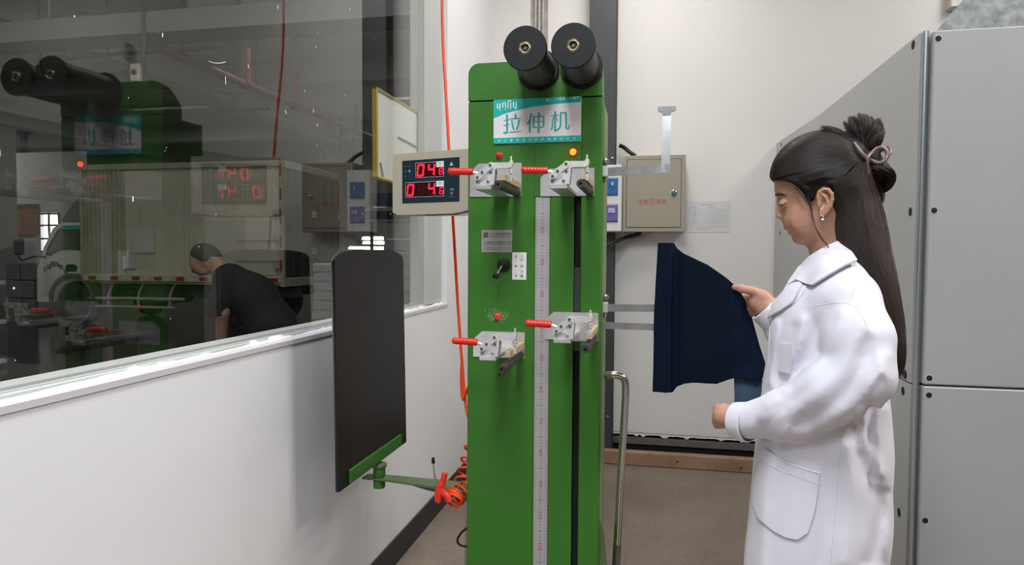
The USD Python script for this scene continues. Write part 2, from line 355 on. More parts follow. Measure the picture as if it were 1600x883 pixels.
mat('blue_rim', (0.03, 0.09, 0.24), 0.3)
mat('switch_lilac', (0.42, 0.40, 0.62), 0.4)
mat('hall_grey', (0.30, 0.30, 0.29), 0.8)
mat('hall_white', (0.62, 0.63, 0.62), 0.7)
mat('poster_orange', (0.45, 0.19, 0.08), 0.6, vary=0.3, scale=3)
mat('pipe_red', (0.095, 0.018, 0.016), 0.7)
mat('pipe_dark', (0.07, 0.03, 0.03), 0.6)
mat('tray_grey', (0.20, 0.20, 0.20), 0.6)
mat('bale_grey', (0.24, 0.24, 0.24), 0.6, vary=0.3, scale=4)
mat('bale_white', (0.45, 0.45, 0.45), 0.6, vary=0.2, scale=6)
mat('bin_navy', (0.012, 0.016, 0.03), 0.4)
mat('bin_blue', (0.015, 0.035, 0.09), 0.4)
mat('board_white', (0.88, 0.88, 0.87), 0.4)
mat('yellow_frame', (0.62, 0.42, 0.03), 0.35, 0.3)
mat('tape', (0.45, 0.44, 0.41), 0.5)
mat('truck_body', (0.66, 0.635, 0.50), 0.5, vary=0.18, scale=2.0)
mat('truck_trim', (0.48, 0.46, 0.36), 0.5, vary=0.3, scale=5)
mat('truck_rail', (0.62, 0.58, 0.44), 0.5, vary=0.3, scale=4)
mat('truck_notice', (0.58, 0.58, 0.54), 0.6)
mat('truck_rear', (0.055, 0.05, 0.045), 0.6, vary=0.4, scale=3)
mat('cab_white', (0.72, 0.71, 0.65), 0.35)
mat('tyre', (0.018, 0.018, 0.018), 0.8)
mat('rim_grey', (0.06, 0.06, 0.06), 0.6)
mat('reflector_red', (0.30, 0.02, 0.02), 0.35)
mat('reflector_white', (0.60, 0.60, 0.56), 0.35)
mat('skin_man', (0.36, 0.20, 0.14), 0.55)
mat('shirt_black', (0.012, 0.012, 0.014), 0.85)
mat('hair_short', (0.06, 0.05, 0.045), 0.8, vary=0.3, scale=60)
mat('lid_shade', (0.27, 0.12, 0.085), 0.6)
mat('truck_rib', (0.46, 0.435, 0.34), 0.55, vary=0.3, scale=2.5)
# ------------------------------------------------------------------ the room
XW, YB, CEIL = -1.09, 4.65, 3.7              # left wall face, back wall face, ceiling
SILL, GX = 1.087, -1.127                    # sill height, glass plane
struct('floor', box(-1.30, 6.5, -6, 4.9, -0.12, 0.0), 'concrete')
struct('ceiling', box(-1.30, 6.5, -6.0, 4.9, CEIL, CEIL + 0.15), 'ceiling_paint')
ZR0 = on_y(1066, 683.5, YB)[2]
struct('wall_back', join(box(-1.30, 6.5, YB, YB + 0.25, ZR0 + 0.012, CEIL), box(-1.30, 6.5, YB + 0.06, YB + 0.25, 0, ZR0 + 0.012)), 'wall_paint')
struct('wall_right', box(6.5, 6.7, -6, 4.9, 0, CEIL), 'wall_grey')
JY = 3.545                                   # far side of the window opening
struct('wall_left', join(box(-1.30, XW, -6, 4.9, 0, SILL), box(-1.30, XW, JY, 4.9, SILL, CEIL), box(-1.30, XW, -6, JY, 3.15, CEIL), box(-1.30, XW, -6, -1.6, SILL, 3.15)), 'wall_paint_left')
struct('wall_rear', box(-1.30, 6.7, -6.2, -6, 0, CEIL + 0.15), 'wall_grey')
struct('baseboard_left', box(XW - 0.002, XW + 0.009, -6.0, YB, 0, 0.113), 'black_paint')
# window: aluminium frame, pane, plaster sill with a ragged bead of caulk
FX = XW - 0.030                               # front of the aluminium frame
J1, J2 = on_x(682.3, 470, FX)[1], on_x(666, 472, FX)[1]
FZ = on_x(0.5, 612.2, GX)[2]
struct('window_1', join(box(GX - 0.035, FX, -1.6, JY, SILL, FZ - 0.004, 0.003), box(GX - 0.03, GX + 0.003, -1.6, JY, FZ - 0.006, FZ, 0.001),
                        box(GX - 0.035, FX, J2, JY, SILL, 3.15, 0.003), box(GX - 0.03, GX + 0.003, J2 - 0.02, J2 + 0.01, SILL, 3.15, 0.001),
                        box(GX - 0.035, FX, -1.6, JY, 3.10, 3.15, 0.003), box(GX - 0.035, FX, -1.6, -1.55, SILL, 3.15, 0.003)), 'window_metal')
obj('pane', box(GX - 0.0005, GX + 0.0005, -1.56, J2 - 0.005, FZ - 0.004, 3.11), 'window_glass', '/World/window_1')
OFF['/World/window_1'] = np.zeros(3)
obj('sill', box(FX - 0.01, XW + 0.004, -1.6, JY + 0.002, SILL - 0.016, SILL + 0.0015, 0.002), 'sill_plaster', '/World/window_1')
ys = np.arange(-1.2, JY, 0.012); n1 = meshkit.fbm(np.c_[ys * 6, ys * 0, ys * 0], 5); n2 = meshkit.fbm(np.c_[ys * 17, ys * 0 + 3, ys * 0], 4)
w = 0.003 + 0.010 * np.clip(n1 - 0.35, 0, 1) ** 1.3 * 2 + 0.004 * (n2 > 0.62)
cv = np.vstack([np.c_[FX - 0.001 + w, ys, np.full(len(ys), SILL + 0.0028)], np.c_[np.full(len(ys), FX - 0.004), ys, SILL + 0.004 + w * 0.9]])
k = len(ys); i = np.arange(k - 1)
bot = cv.copy(); bot[:, 2] = SILL - 0.002; bot[:, 0] = np.where(np.arange(2 * k) < k, cv[:, 0], FX - 0.005)
q = np.vstack([np.c_[i, i + 1, k + i + 1, k + i], np.c_[i + 1, i, 2 * k + i, 2 * k + i + 1], np.c_[k + i, k + i + 1, 3 * k + i + 1, 3 * k + i]])
obj('caulk_bead', (np.vstack([cv, bot]), q), 'caulk', '/World/window_1', smooth=40)
# specks of dried paint on the pane
sp = []
for _ in range(70):
    y, z = RNG.uniform(0.95, 3.3), RNG.uniform(1.13, 2.4); s = RNG.uniform(0.0008, 0.002); L = s * RNG.choice([1, 1, 1.5, 3])
    sp.append(box(GX + 0.0005, GX + 0.0014, y - s, y + s, z - L, z + L, 0.0004))
y0, z0 = on_x(352, 125, GX)[1:]
sp += [box(GX + 0.0005, GX + 0.0014, y0 - 0.0012, y0 + 0.0012, z0 - 0.012, z0 + 0.010, 0.0004), tube([(GX + 0.001, y0 - 0.07 + t * 0.07, z0 + 0.03 + 0.018 * t * t) for t in np.linspace(0, 1, 7)], 0.0008, 5)]
obj('paint_speck', join(*sp), 'caulk', '/World/window_1', kind='stuff')
# foot of the back wall: broken plaster edge, steel channel, dark slot
ZR0 = on_y(1066, 683.5, YB)[2]; ZC0, ZC1 = on_y(1066, 699, YB)[2], on_y(1066, 688, YB)[2]
ragged = [(-0.95, ZR0)] + [(x, ZR0 + (-0.014 if RNG.random() < 0.16 else 0.0) + RNG.uniform(-0.002, 0.002)) for x in np.arange(-0.93, 2.5, 0.022)] + [(2.5, 0.172), (2.5, ZR0 + 0.015), (-0.95, ZR0 + 0.015)]
struct('trim_1', prism(ragged, 0.05, (0, YB + 0.05, 0), (1, 0, 0), (0, 0, 1)), 'wall_paint')
struct('trim_2', box(-0.95, 2.5, YB + 0.005, YB + 0.05, ZC0, ZC1, 0.003), 'grey_channel')
struct('trim_3', box(-0.95, 2.5, YB + 0.03, YB + 0.06, 0.0, ZR0 + 0.003), 'black_gap')
a, b = on_y(960, 705, 4.44), on_y(1177, 722, 4.44)
pl = thing('timber_batten', 'long worn reddish timber batten lying on the floor along the foot of the back wall', 'plank', (0.4, 4.47, 0))
pm = box(-0.30, 0.72, 4.425, 4.484, 0.0, 0.090, 0.006)
obj('plank', pm, 'plank_wood', pl)
for x, z in ((0.555, 0.03), (0.17, 0.045), (-0.2, 0.03)):
    obj('nail_hole', cyl((x, 4.4245, z), (x, 4.435, z), 0.006, 12), 'black_gap', pl)
# open cable chase high on the back wall
c0, c1 = on_y(831, 20, YB)[0], on_y(856, 20, YB)[0]
tk = thing('cable_chase', 'grimy open cable chase with bare conduits high on the wall behind the green machine', 'trunking', ((c0 + c1) / 2, YB, 2.8))
obj('channel', join(box(c0, c1, YB - 0.004, YB, 2.64, CEIL), box(c0, c0 + 0.004, YB - 0.012, YB, 2.62, CEIL), box(c1 - 0.004, c1, YB - 0.012, YB, 2.66, CEIL)), 'chase_grime', tk)
for k in range(3):
    x = c0 + (c1 - c0) * (0.25 + 0.24 * k); obj('conduit', tube([(x, YB - 0.012, 2.63 - 0.02 * k), (x, YB - 0.012, CEIL)], 0.010, 10), ('chase_grime', 'grey_panel_side', 'chase_grime')[k], tk, smooth=40)
# dark steel post
x0, x1 = on_y(918.5, 300, 4.50)[0], on_y(960.5, 300, 4.50)[0]
po = thing('steel_post', 'dark grey painted steel post against the back wall behind the machine', 'post', ((x0 + x1) / 2, 4.58, 0))
obj('column', join(box(x0, x1, 4.50, 4.525, 0.0, CEIL, 0.003), box(x0, x1, 4.62, 4.645, 0.0, CEIL, 0.003), box((x0 + x1) / 2 - 0.008, (x0 + x1) / 2 + 0.008, 4.52, 4.63, 0, CEIL)), 'post_paint', po)
obj('foot_plate', box(x0 - 0.02, x1 + 0.02, 4.49, 4.64, 0.0, 0.012, 0.002), 'post_paint', po)
for px, py in ((960, 247), (952, 362), (952.5, 651)):
    p = on_y(px - 3, py, 4.50); obj('bolt', lathe([(0, 0), (0.009, 0), (0.009, 0.005), (0.006, 0.009), (0, 0.009)], p, (0, -1, 0), 10), 'steel', po)
# ------------------------------------------------------------------ ceiling lamps of the room (they light the scene, above the frame)
def tube_lamp(name, label, loc, length, along, rad, group=None, half=0.10, drop=0.0, tone=(1.0, 0.97, 0.93)):
    x, y, z = loc; t = thing(name, label, 'lamp', loc, group)
    hx, hy = (half, length / 2) if along == 'y' else (length / 2, half)
    obj('housing', box(x - hx, x + hx, y - hy, y + hy, z - 0.03, z, 0.006), 'ivory_plastic', t)
    if drop:
        for s in (-0.8, 0.8):
            p = (x + s * (hx if along == 'x' else 0), y + s * (hy if along == 'y' else 0)); obj('hanger', tube([(p[0], p[1], z), (p[0], p[1], z + drop)], 0.004, 6), 'aluminium', t)
    l = UsdLux.RectLight.Define(stage, t + '/tube'); l.CreateWidthAttr(2 * hx * 0.9); l.CreateHeightAttr(2 * hy * 0.96)
    l.CreateIntensityAttr(rad); l.CreateColorAttr(Gf.Vec3f(*tone)); l.AddTranslateOp().Set(Gf.Vec3d(0, 0, -0.034))
WARM, COOL = (1.0, 0.965, 0.92), (0.91, 0.945, 1.0)
for x, y, e, c_ in ((-0.3, 0.2, 1.3, COOL), (-0.1, 3.45, 0.50, WARM), (2.2, 3.45, 0.42, WARM), (2.4, 1.5, 1.8, WARM), (1.6, -0.9, 0.4, COOL), (0.2, -1.9, 1.05, COOL)):
    tube_lamp('ceiling_lamp', 'ivory lamp panel on the white room ceiling above the frame', (x, y, CEIL - 0.001), 1.25, 'y', ROOM_LAMPS * e, 'ceiling lamp panels of the room', 0.30, 0.0, c_)
# ------------------------------------------------------------------ the stretching machine
MY = 2.10                                               # its front plane
def mp(px, py, Y=MY): return on_y(px, py, Y)
MX0, MX1, MB = -0.577, -0.156, 2.315                    # left, right, back
MTOP, MSEAM = 1.952, 1.836
mach = thing('stretching_machine', 'tall green upright knitwear stretching machine with black rollers, clamps and a teal sign', 'machine', ((MX0 + MX1) / 2, 2.2, 0))
rx = [mp(834, 500)[0], mp(857.5, 500)[0], mp(895.5, 500)[0], mp(906, 500)[0]]   # ruler and slot edges
ZR = 1.533                                              # upper end of ruler and slot
col = join(box(MX0, rx[0], MY, MB, 0.02, MSEAM - 0.003, 0.003), box(rx[0] - 0.001, rx[2], MY + 0.003, MB - 0.01, 0.02, ZR + 0.002), box(rx[3], MX1, MY, MB, 0.02, MSEAM - 0.003, 0.003),
           box(rx[0] - 0.002, rx[3] + 0.002, MY, MB, ZR, MSEAM - 0.003, 0.002), box(rx[1] + 0.002, rx[2], MY, MB - 0.02, 0.02, ZR + 0.001, 0.001), box(MX0 + 0.01, MX1 - 0.01, MB - 0.012, MB - 0.002, 0.02, MSEAM - 0.01))
obj('column', col, 'green_enamel', mach)
capp = sg.box(MX0, MSEAM + 0.001, MX1, MTOP).buffer(0)
capp = sg.Polygon([(MX0, MSEAM + 0.001), (MX1 - 0.002, MSEAM + 0.001)] + [(MX1 - 0.002 - 0.034 + 0.034 * math.cos(a), MTOP - 0.034 + 0.034 * math.sin(a)) for a in np.linspace(0, math.pi / 2, 9)]
                  + [(MX0 + 0.034 - 0.034 * math.sin(a), MTOP - 0.034 + 0.034 * math.cos(a)) for a in np.linspace(0, math.pi / 2, 9)])
def solid(m): v, f = tri(trimesh.Trimesh(*tri(m), process=True)); return m3.Manifold(m3.Mesh(v.astype(np.float32), f.astype(np.uint32)))
side_ = prism([(MY, MSEAM + 0.001), (MY + 0.10, MSEAM + 0.001), (MY + 0.098, MTOP - 0.070), (MY + 0.022, MTOP), (MY, MTOP)], MX1 - MX0 + 0.2, (MX0 - 0.1, 0, 0), (0, 1, 0), (0, 0, 1))
obj('top_cap', solid(prism(capp, MB - MY, (0, MB, 0), (1, 0, 0), (0, 0, 1))) ^ solid(side_), 'green_enamel', mach, smooth=30)
obj('top_shelf', box(MX0 + 0.002, MX1 - 0.002, MY + 0.09, MB - 0.002, MSEAM - 0.010, MSEAM - 0.002), 'green_enamel', mach)
obj('seam', box(MX0 + 0.003, MX1 - 0.003, MY + 0.004, MY + 0.09, MSEAM - 0.006, MSEAM + 0.004), 'black_gap', mach)
obj('edge_trim', box(MX1 - 0.002, MX1 + 0.004, MY + 0.05, MB - 0.02, 0.45, MSEAM - 0.02, 0.002), 'green_edge', mach, label='pale green worn strip along the right side')
obj('foot_gusset', prism([(0, 0.02), (0.035, 0.02), (0.035, 0.30), (0.012, 0.50), (0, 0.52)], 0.012, (MX1, MY + 0.05, 0), (1, 0, 0), (0, 0, 1)), 'olive_green', mach)
obj('base_plate', box(MX0 - 0.05, MX1 + 0.006, MY - 0.10, MB + 0.16, 0.0, 0.02, 0.003), 'green_enamel', mach)
obj('slot', box(rx[2] - 0.001, rx[3] + 0.001, MY + 0.02, MY + 0.03, 0.02, ZR), 'black_gap', mach)
zs0, zs1 = mp(901, 490)[2], mp(901, 418)[2]
obj('slot_band', box(rx[2] + 0.001, rx[3] - 0.001, MY + 0.008, MY + 0.012, zs0, zs1), 'post_paint', mach)
obj('slot_band', box(rx[2] + 0.001, rx[3] - 0.001, MY + 0.008, MY + 0.012, mp(901, 549)[2], mp(901, 534)[2]), 'post_paint', mach)
ru = obj('ruler', box(rx[0] + 0.003, rx[1], MY + 0.001, MY + 0.0035, 0.10, ZR - 0.001, 0.0005), 'ruler_steel', mach, label='grey steel rule with red tens and black centimetre numbers')
z10 = mp(846, 359.1)[2]; cxr = (rx[0] + rx[1]) / 2
blk, red = [], []
def vtext(s, size, z):                                   # lettering turned to read downwards
    g = affinity.rotate(centred(glyphs(s, size, False, 48), 0, 0), -90, origin=(0, 0)); return affinity.translate(g, cxr + 0.0015, z)
for cm in range(1, 144):
    z = z10 - (cm - 10) * 0.01
    if z < 0.12: break
    if cm % 10 == 0: red.append(vtext(str(cm), 0.0145, z))
    elif cm % 5 == 0: blk.append(vtext('5', 0.0095, z))
    else: blk.append(vtext(str(cm % 10), 0.0058, z))
    blk.append(shapely.box(rx[1] - 0.009, z - 0.0003, rx[1] - 0.002, z + 0.0003)); blk.append(shapely.box(rx[0] + 0.005, z - 0.0003, rx[0] + 0.010, z + 0.0003))
obj('black_marks', prism(sg.MultiPolygon([p for g in blk for p in getattr(g, 'geoms', [g])]), 0.0003, (0, MY + 0.001, 0), (1, 0, 0), (0, 0, 1)), 'black_ink', ru, kind='stuff')
obj('red_numerals', prism(sg.MultiPolygon([p for g in red for p in getattr(g, 'geoms', [g])]), 0.0003, (0, MY + 0.001, 0), (1, 0, 0), (0, 0, 1)), 'red_ink', ru)
# rollers
for (ax, ay), (bx, by), lab in (((820, 74), (841.8, 110.5), 'left'), ((895, 70), (909.5, 107), 'right')):
    b = mp(bx, by); fr = on_y(ax, ay, 1.868); d = np.array([0, -1.0, 0]); b = np.array([(b[0] * 1 + fr[0]) / 2, MY, (b[2] + fr[2]) / 2]); L = MY - 1.868
    r = obj('roller', lathe([(0, 0.012), (0.0525, 0.012), (0.0525, L - 0.012), (0, L - 0.012)], b, d, 48), 'dark_rubber', mach, smooth=40)
    obj('flange', lathe([(0, 0), (0.0625, 0), (0.0640, 0.002), (0.0640, 0.011), (0.0625, 0.013), (0, 0.013)], b, d, 48), 'black_rubber', r, smooth=40)
    obj('end_disc', lathe([(0.0105, L - 0.004), (0.0105, L), (0.0595, L), (0.0607, L - 0.0015), (0.0607, L - 0.013), (0.05, L - 0.014), (0.0105, L - 0.014)], b, d, 48), 'black_rubber', r, smooth=40)
    obj('bearing', lathe([(0.0098, L - 0.003), (0.0110, L + 0.0006), (0.0128, L + 0.0012), (0.0145, L + 0.0006), (0.0150, L - 0.001)], b, d, 32), 'brass', r, smooth=60)
    obj('bearing_race', lathe([(0.0152, L + 0.0002), (0.0160, L + 0.0009), (0.0172, L + 0.0002)], b, d, 32), 'brass', r, smooth=60)
    obj('bore', lathe([(0, L - 0.010), (0.0105, L - 0.010), (0.0105, L - 0.002)], b, d, 24), 'screw_dark', r)
    obj('socket_screw', lathe([(0, L - 0.010), (0.006, L - 0.010), (0.0055, L - 0.005), (0.003, L - 0.004), (0, L - 0.004)], b, d, 6), 'screw_dark', r)
# sign
s00, s10, s01 = mp(771.8, 225.2), mp(907.9, 220.2), mp(771.9, 157)
SW, SH = s10[0] - s00[0], s01[2] - s00[2]; tl = math.atan2(s10[2] - s00[2], SW) * 0.5
su, sv = np.array([math.cos(tl), 0, math.sin(tl)]), np.array([-math.sin(tl), 0, math.cos(tl)]); so = s00 + np.array([0, -0.006, 0])
sign = obj('sign_board', prism(sg.box(0, 0, SW, SH), 0.006, so + np.array([0, 0.006, 0]), su, sv), 'sign_white', mach, label='white and teal name sign')
def onsign(name, shp, m): obj(name, prism(shp, 0.0004, so, su, sv), m, sign)
U, V = lambda x: (x - 105) / 1202 * SW, lambda y: (752 - y) / 602 * SH      # from the crop of the sign, tilt removed per point below
def P(x, y): return ((x - 105) / 1203 * SW, (752 - (x - 105) * 0.040 - y) / (602 - (x - 105) * 0.0235 + 6) * SH)
curve = [(105, 400), (250, 340), (420, 292), (640, 252), (860, 226), (1080, 209), (1308, 202)]
top = [(0, SH), (0, P(*curve[0])[1])] + [P(*c) for c in curve[1:-1]] + [(SW, P(*curve[-1])[1]), (SW, SH)]
onsign('teal_header', sg.Polygon(top), 'teal_print'); onsign('teal_footer', sg.box(0, 0, SW, SH * 0.128), 'teal_print')
so = so - np.array([0, 0.0003, 0])
W_ = 15 / 1203 * SW; TH, TN = 27 / 1203 * SW, 12 / 1203 * SW
S = lambda pts, w: stroke([P(*p) for p in pts], w)
la = [S([(295, 360), (297, 590), (285, 603), (255, 598)], TH), S([(255, 428), (330, 420)], TN), S([(252, 500), (330, 480)], TN), S([(412, 358), (414, 402)], TH), S([(338, 408), (485, 402)], TN),
      S([(362, 432), (372, 500), (388, 552)], TH * 0.8), S([(462, 430), (452, 500), (430, 552)], TH * 0.8), S([(328, 592), (490, 580)], TN)]
sh = [S([(634, 345), (615, 420), (580, 475)], TH * 0.85), S([(614, 430), (614, 590)], TH), S([(736, 340), (734, 588)], TH), S([(665, 382), (665, 525)], TH * 0.8), S([(665, 382), (795, 376), (806, 390), (806, 505), (795, 522), (665, 528)], TN * 1.2),
      S([(665, 455), (806, 450)], TN), S([(803, 390), (803, 505)], TH * 0.8)]
ji = [S([(960, 325), (958, 572)], TH), S([(902, 374), (1005, 366)], TN), S([(945, 385), (925, 430), (922, 520), (908, 556)], TH * 0.65), S([(975, 400), (995, 440)], TN), S([(1036, 335), (1034, 500), (1015, 545), (975, 568)], TH * 0.85),
      S([(1036, 337), (1095, 334), (1108, 350), (1110, 520), (1122, 548), (1145, 548), (1152, 500)], TN * 1.3), S([(1108, 345), (1110, 530)], TH * 0.8)]
onsign('characters', union_all(la + sh + ji), 'teal_letter')
lg = [S([(160, 200), (162, 255)], W_), S([(196, 195), (197, 255)], W_), S([(162, 254), (180, 264), (196, 258)], W_ * 0.7), S([(236, 192), (236, 250)], W_), S([(272, 190), (274, 250)], W_), S([(236, 192), (254, 184), (272, 192)], W_ * 0.6), S([(325, 158), (310, 175), (308, 250)], W_),
      S([(347, 190), (347, 250)], W_), S([(347, 160), (347, 168)], W_), S([(385, 188), (385, 245)], W_), S([(422, 186), (422, 248), (412, 272)], W_), S([(385, 245), (404, 256), (420, 246)], W_ * 0.6)]
onsign('logo_letters', union_all(lg), 'white_print')
small = [affinity.translate(centred(glyphs(t, 24 / 1203 * SW, True, 40), 0, 0), *P(x, y)) for t, x, y in (('爱', 198, 284), ('美', 270, 278), ('丽', 345, 272))]
small += [affinity.translate(centred(glyphs(t, 42 / 1203 * SW, True, 40), 0, 0), *P(x, y)) for t, x, y in (('一群人', 855, 164), ('一件事', 1035, 156), ('一辈子', 1218, 146))]
for i, ch in enumerate('浙江爱美莱针织服饰有限公司'):
    g = centred(glyphs(ch, 0.0078, True, 40), 0, 0); small.append(affinity.translate(g, SW * (0.066 + 0.0716 * i), SH * 0.064))
onsign('small_lettering', sg.MultiPolygon([p for g in small for p in getattr(g, 'geoms', [g])]), 'white_print')
# indicator lamps and stop button
def lamp(px, py, m, lab, r=0.0088, ring='red_plastic'):
    p = mp(px, py); l = obj('indicator_lamp', lathe([(0, 0), (r * 1.25, 0), (r * 1.25, 0.003), (r * 1.02, 0.005), (r, 0.005)], p, (0, -1, 0), 24), ring, mach, smooth=30, label=lab)
    obj('lens', lathe([(r, 0.004), (r, 0.009), (r * 0.8, 0.0125), (r * 0.4, 0.0142), (0, 0.0147)], p, (0, -1, 0), 24), m, l, smooth=60)
lamp(780, 242.5, 'lamp_red_lit', 'unlit red indicator lamp'); lamp(895.5, 238, 'lamp_amber', 'glowing amber indicator lamp', 0.0098, 'red_plastic')
p = mp(778, 494.5); bt = obj('stop_button', lathe([(0, 0), (0.011, 0), (0.011, 0.003), (0.0085, 0.004), (0.0085, 0.012), (0.006, 0.0135), (0, 0.0138)], p, (0, -1, 0), 24), 'red_plastic', mach, smooth=30, label='small red push button in scuffed paint')
sc = []
for _ in range(150):
    a, r0 = RNG.normal(0.3, 1.1) + RNG.choice([0, math.pi * 0.75, math.pi * 1.45]), 0.012 + abs(RNG.normal(0, 0.011)); x, z = r0 * math.cos(a) * 1.3 - 0.003, r0 * math.sin(a) * 0.8
    t = RNG.normal(0.5, 0.8); L = RNG.uniform(0.001, 0.005); sc.append(stroke([(x, z), (x + L * math.cos(t), z + L * math.sin(t))], RNG.uniform(0.0005, 0.0016)))
obj('paint_scuff', prism(union_all(sc), 0.0002, p, (1, 0, 0), (0, 0, 1)), 'scuff', mach, label='pale scratches around the red button')
p = mp(780.5, 585.5); obj('screw_hole', lathe([(0, 0), (0.0032, 0), (0.0025, 0.0008), (0, 0.0008)], p, (0, -1, 0), 14), 'black_gap', mach)
# maker's plate
a, b = mp(752.3, 394.2), mp(800.4, 359.3); w, h = b[0] - a[0], b[2] - a[2]; o = a + np.array([0, -0.0012, 0])
npz = obj('maker_plate', prism(rrect(0, 0, w, h, 0.001), 0.0012, a, (1, 0, 0), (0, 0, 1)), 'name_plate', mach, label='small silver maker\'s plate with black lettering')
q = lambda x, y: (x / 1010 * w, (740 - y) / 740 * h)      # crop origin (45,65)
mark = sg.box(*q(75, 250), *q(222, 85)); c = lambda *pts: stroke([q(*p) for p in pts], 0.0011)
mark = mark.difference(union_all([c((75, 165), (150, 95), (222, 165)), c((95, 175), (200, 175)), c((150, 175), (150, 250)), c((150, 210), (200, 210))]))
def fit(t, x0, x1, y, hh, cjk=True):
    g = glyphs(t, 0.01, cjk, 36); bx = g.bounds; s = (x1 - x0) / 1010 * w / (bx[2] - bx[0]); sy = hh / 740 * h / (bx[3] - bx[1]); g = affinity.scale(g, s, sy, origin=(0, 0)); X, Y = q((x0 + x1) / 2, y); return centred(g, X, Y)
tx = [mark, fit('NLY-15 毛衫拉伸检测仪', 265, 960, 135, 75), fit('KNITWEAR STRETCHING TESTER', 265, 960, 222, 30, False), fit('上海锦纺仪器有限公司', 75, 960, 415, 82), fit('SHANGHAI TEXTILE INSTRUMENT CO LTD', 75, 960, 492, 26, False),
      fit('TEL 021 5688   5688', 75, 450, 588, 32, False), fit('SERVICE 021 5688', 560, 950, 588, 32, False), fit('SHANGHAI INSTRUMENT ROAD TEXTILE PARK', 75, 950, 650, 32, False)]
obj('plate_lettering', prism(sg.MultiPolygon([p for g in tx for p in getattr(g, 'geoms', [g])]), 0.0002, o, (1, 0, 0), (0, 0, 1)), 'black_ink', npz)
# up - stop - down sticker
a, b = mp(800.2, 437), mp(822.6, 394.4); w, h = b[0] - a[0], b[2] - a[2]
stk = obj('sticker', prism(sg.box(0, 0, w, h), 0.0008, a, (1, 0, 0), (0, 0, 1)), 'sticker_white', mach, label='white label for up, stop and down')
q = lambda x, y: ((x - 532) / 196 * w, (768 - y) / 376 * h); o = a + np.array([0, -0.0008, 0])
tx = [centred(glyphs(t, 0.0105, True, 44), *q(665, y)) for t, y in (('上', 442), ('升', 500), ('停', 580), ('下', 662), ('降', 718))]
tx += [sg.Polygon([q(584, 425), q(574, 455), q(594, 455)]), sg.Polygon([q(584, 738), q(574, 705), q(594, 705)]), stroke([q(584, 450), q(584, 462)], 0.0008), stroke([q(584, 700), q(584, 690)], 0.0008)]
obj('black_lettering', prism(sg.MultiPolygon([p for g in tx for p in getattr(g, 'geoms', [g])]), 0.0002, o, (1, 0, 0), (0, 0, 1)), 'black_ink', stk)
tx = [circle(*q(583, 580), 0.0033)] + [circle(*q(584, y), 0.0006, 8) for y in list(range(470, 530, 12)) + list(range(635, 690, 12))]
obj('red_dots', prism(sg.MultiPolygon(tx), 0.0002, o, (1, 0, 0), (0, 0, 1)), 'red_ink', stk)
# joystick
p = mp(787.5, 414.5)
js = obj('joystick', lathe([(0, 0), (0.0205, 0), (0.0205, 0.004), (0.0175, 0.006), (0.0185, 0.011), (0.0140, 0.013), (0.0150, 0.018), (0.0105, 0.020), (0.0112, 0.025), (0.0070, 0.027), (0.0070, 0.032), (0, 0.033)], p, (0, -1, 0), 32), 'black_rubber', mach, smooth=30, label='black bellows joystick')
k1 = p + np.array([-0.013, -0.055, -0.032])
obj('lever', tube([p + np.array([0, -0.030, 0]), k1], 0.0026, 10), 'chrome', js, smooth=40)
kn = trimesh.creation.icosphere(3, 0.0102); kn.apply_translation(k1); obj('knob', kn, 'black_rubber', js, smooth=True)
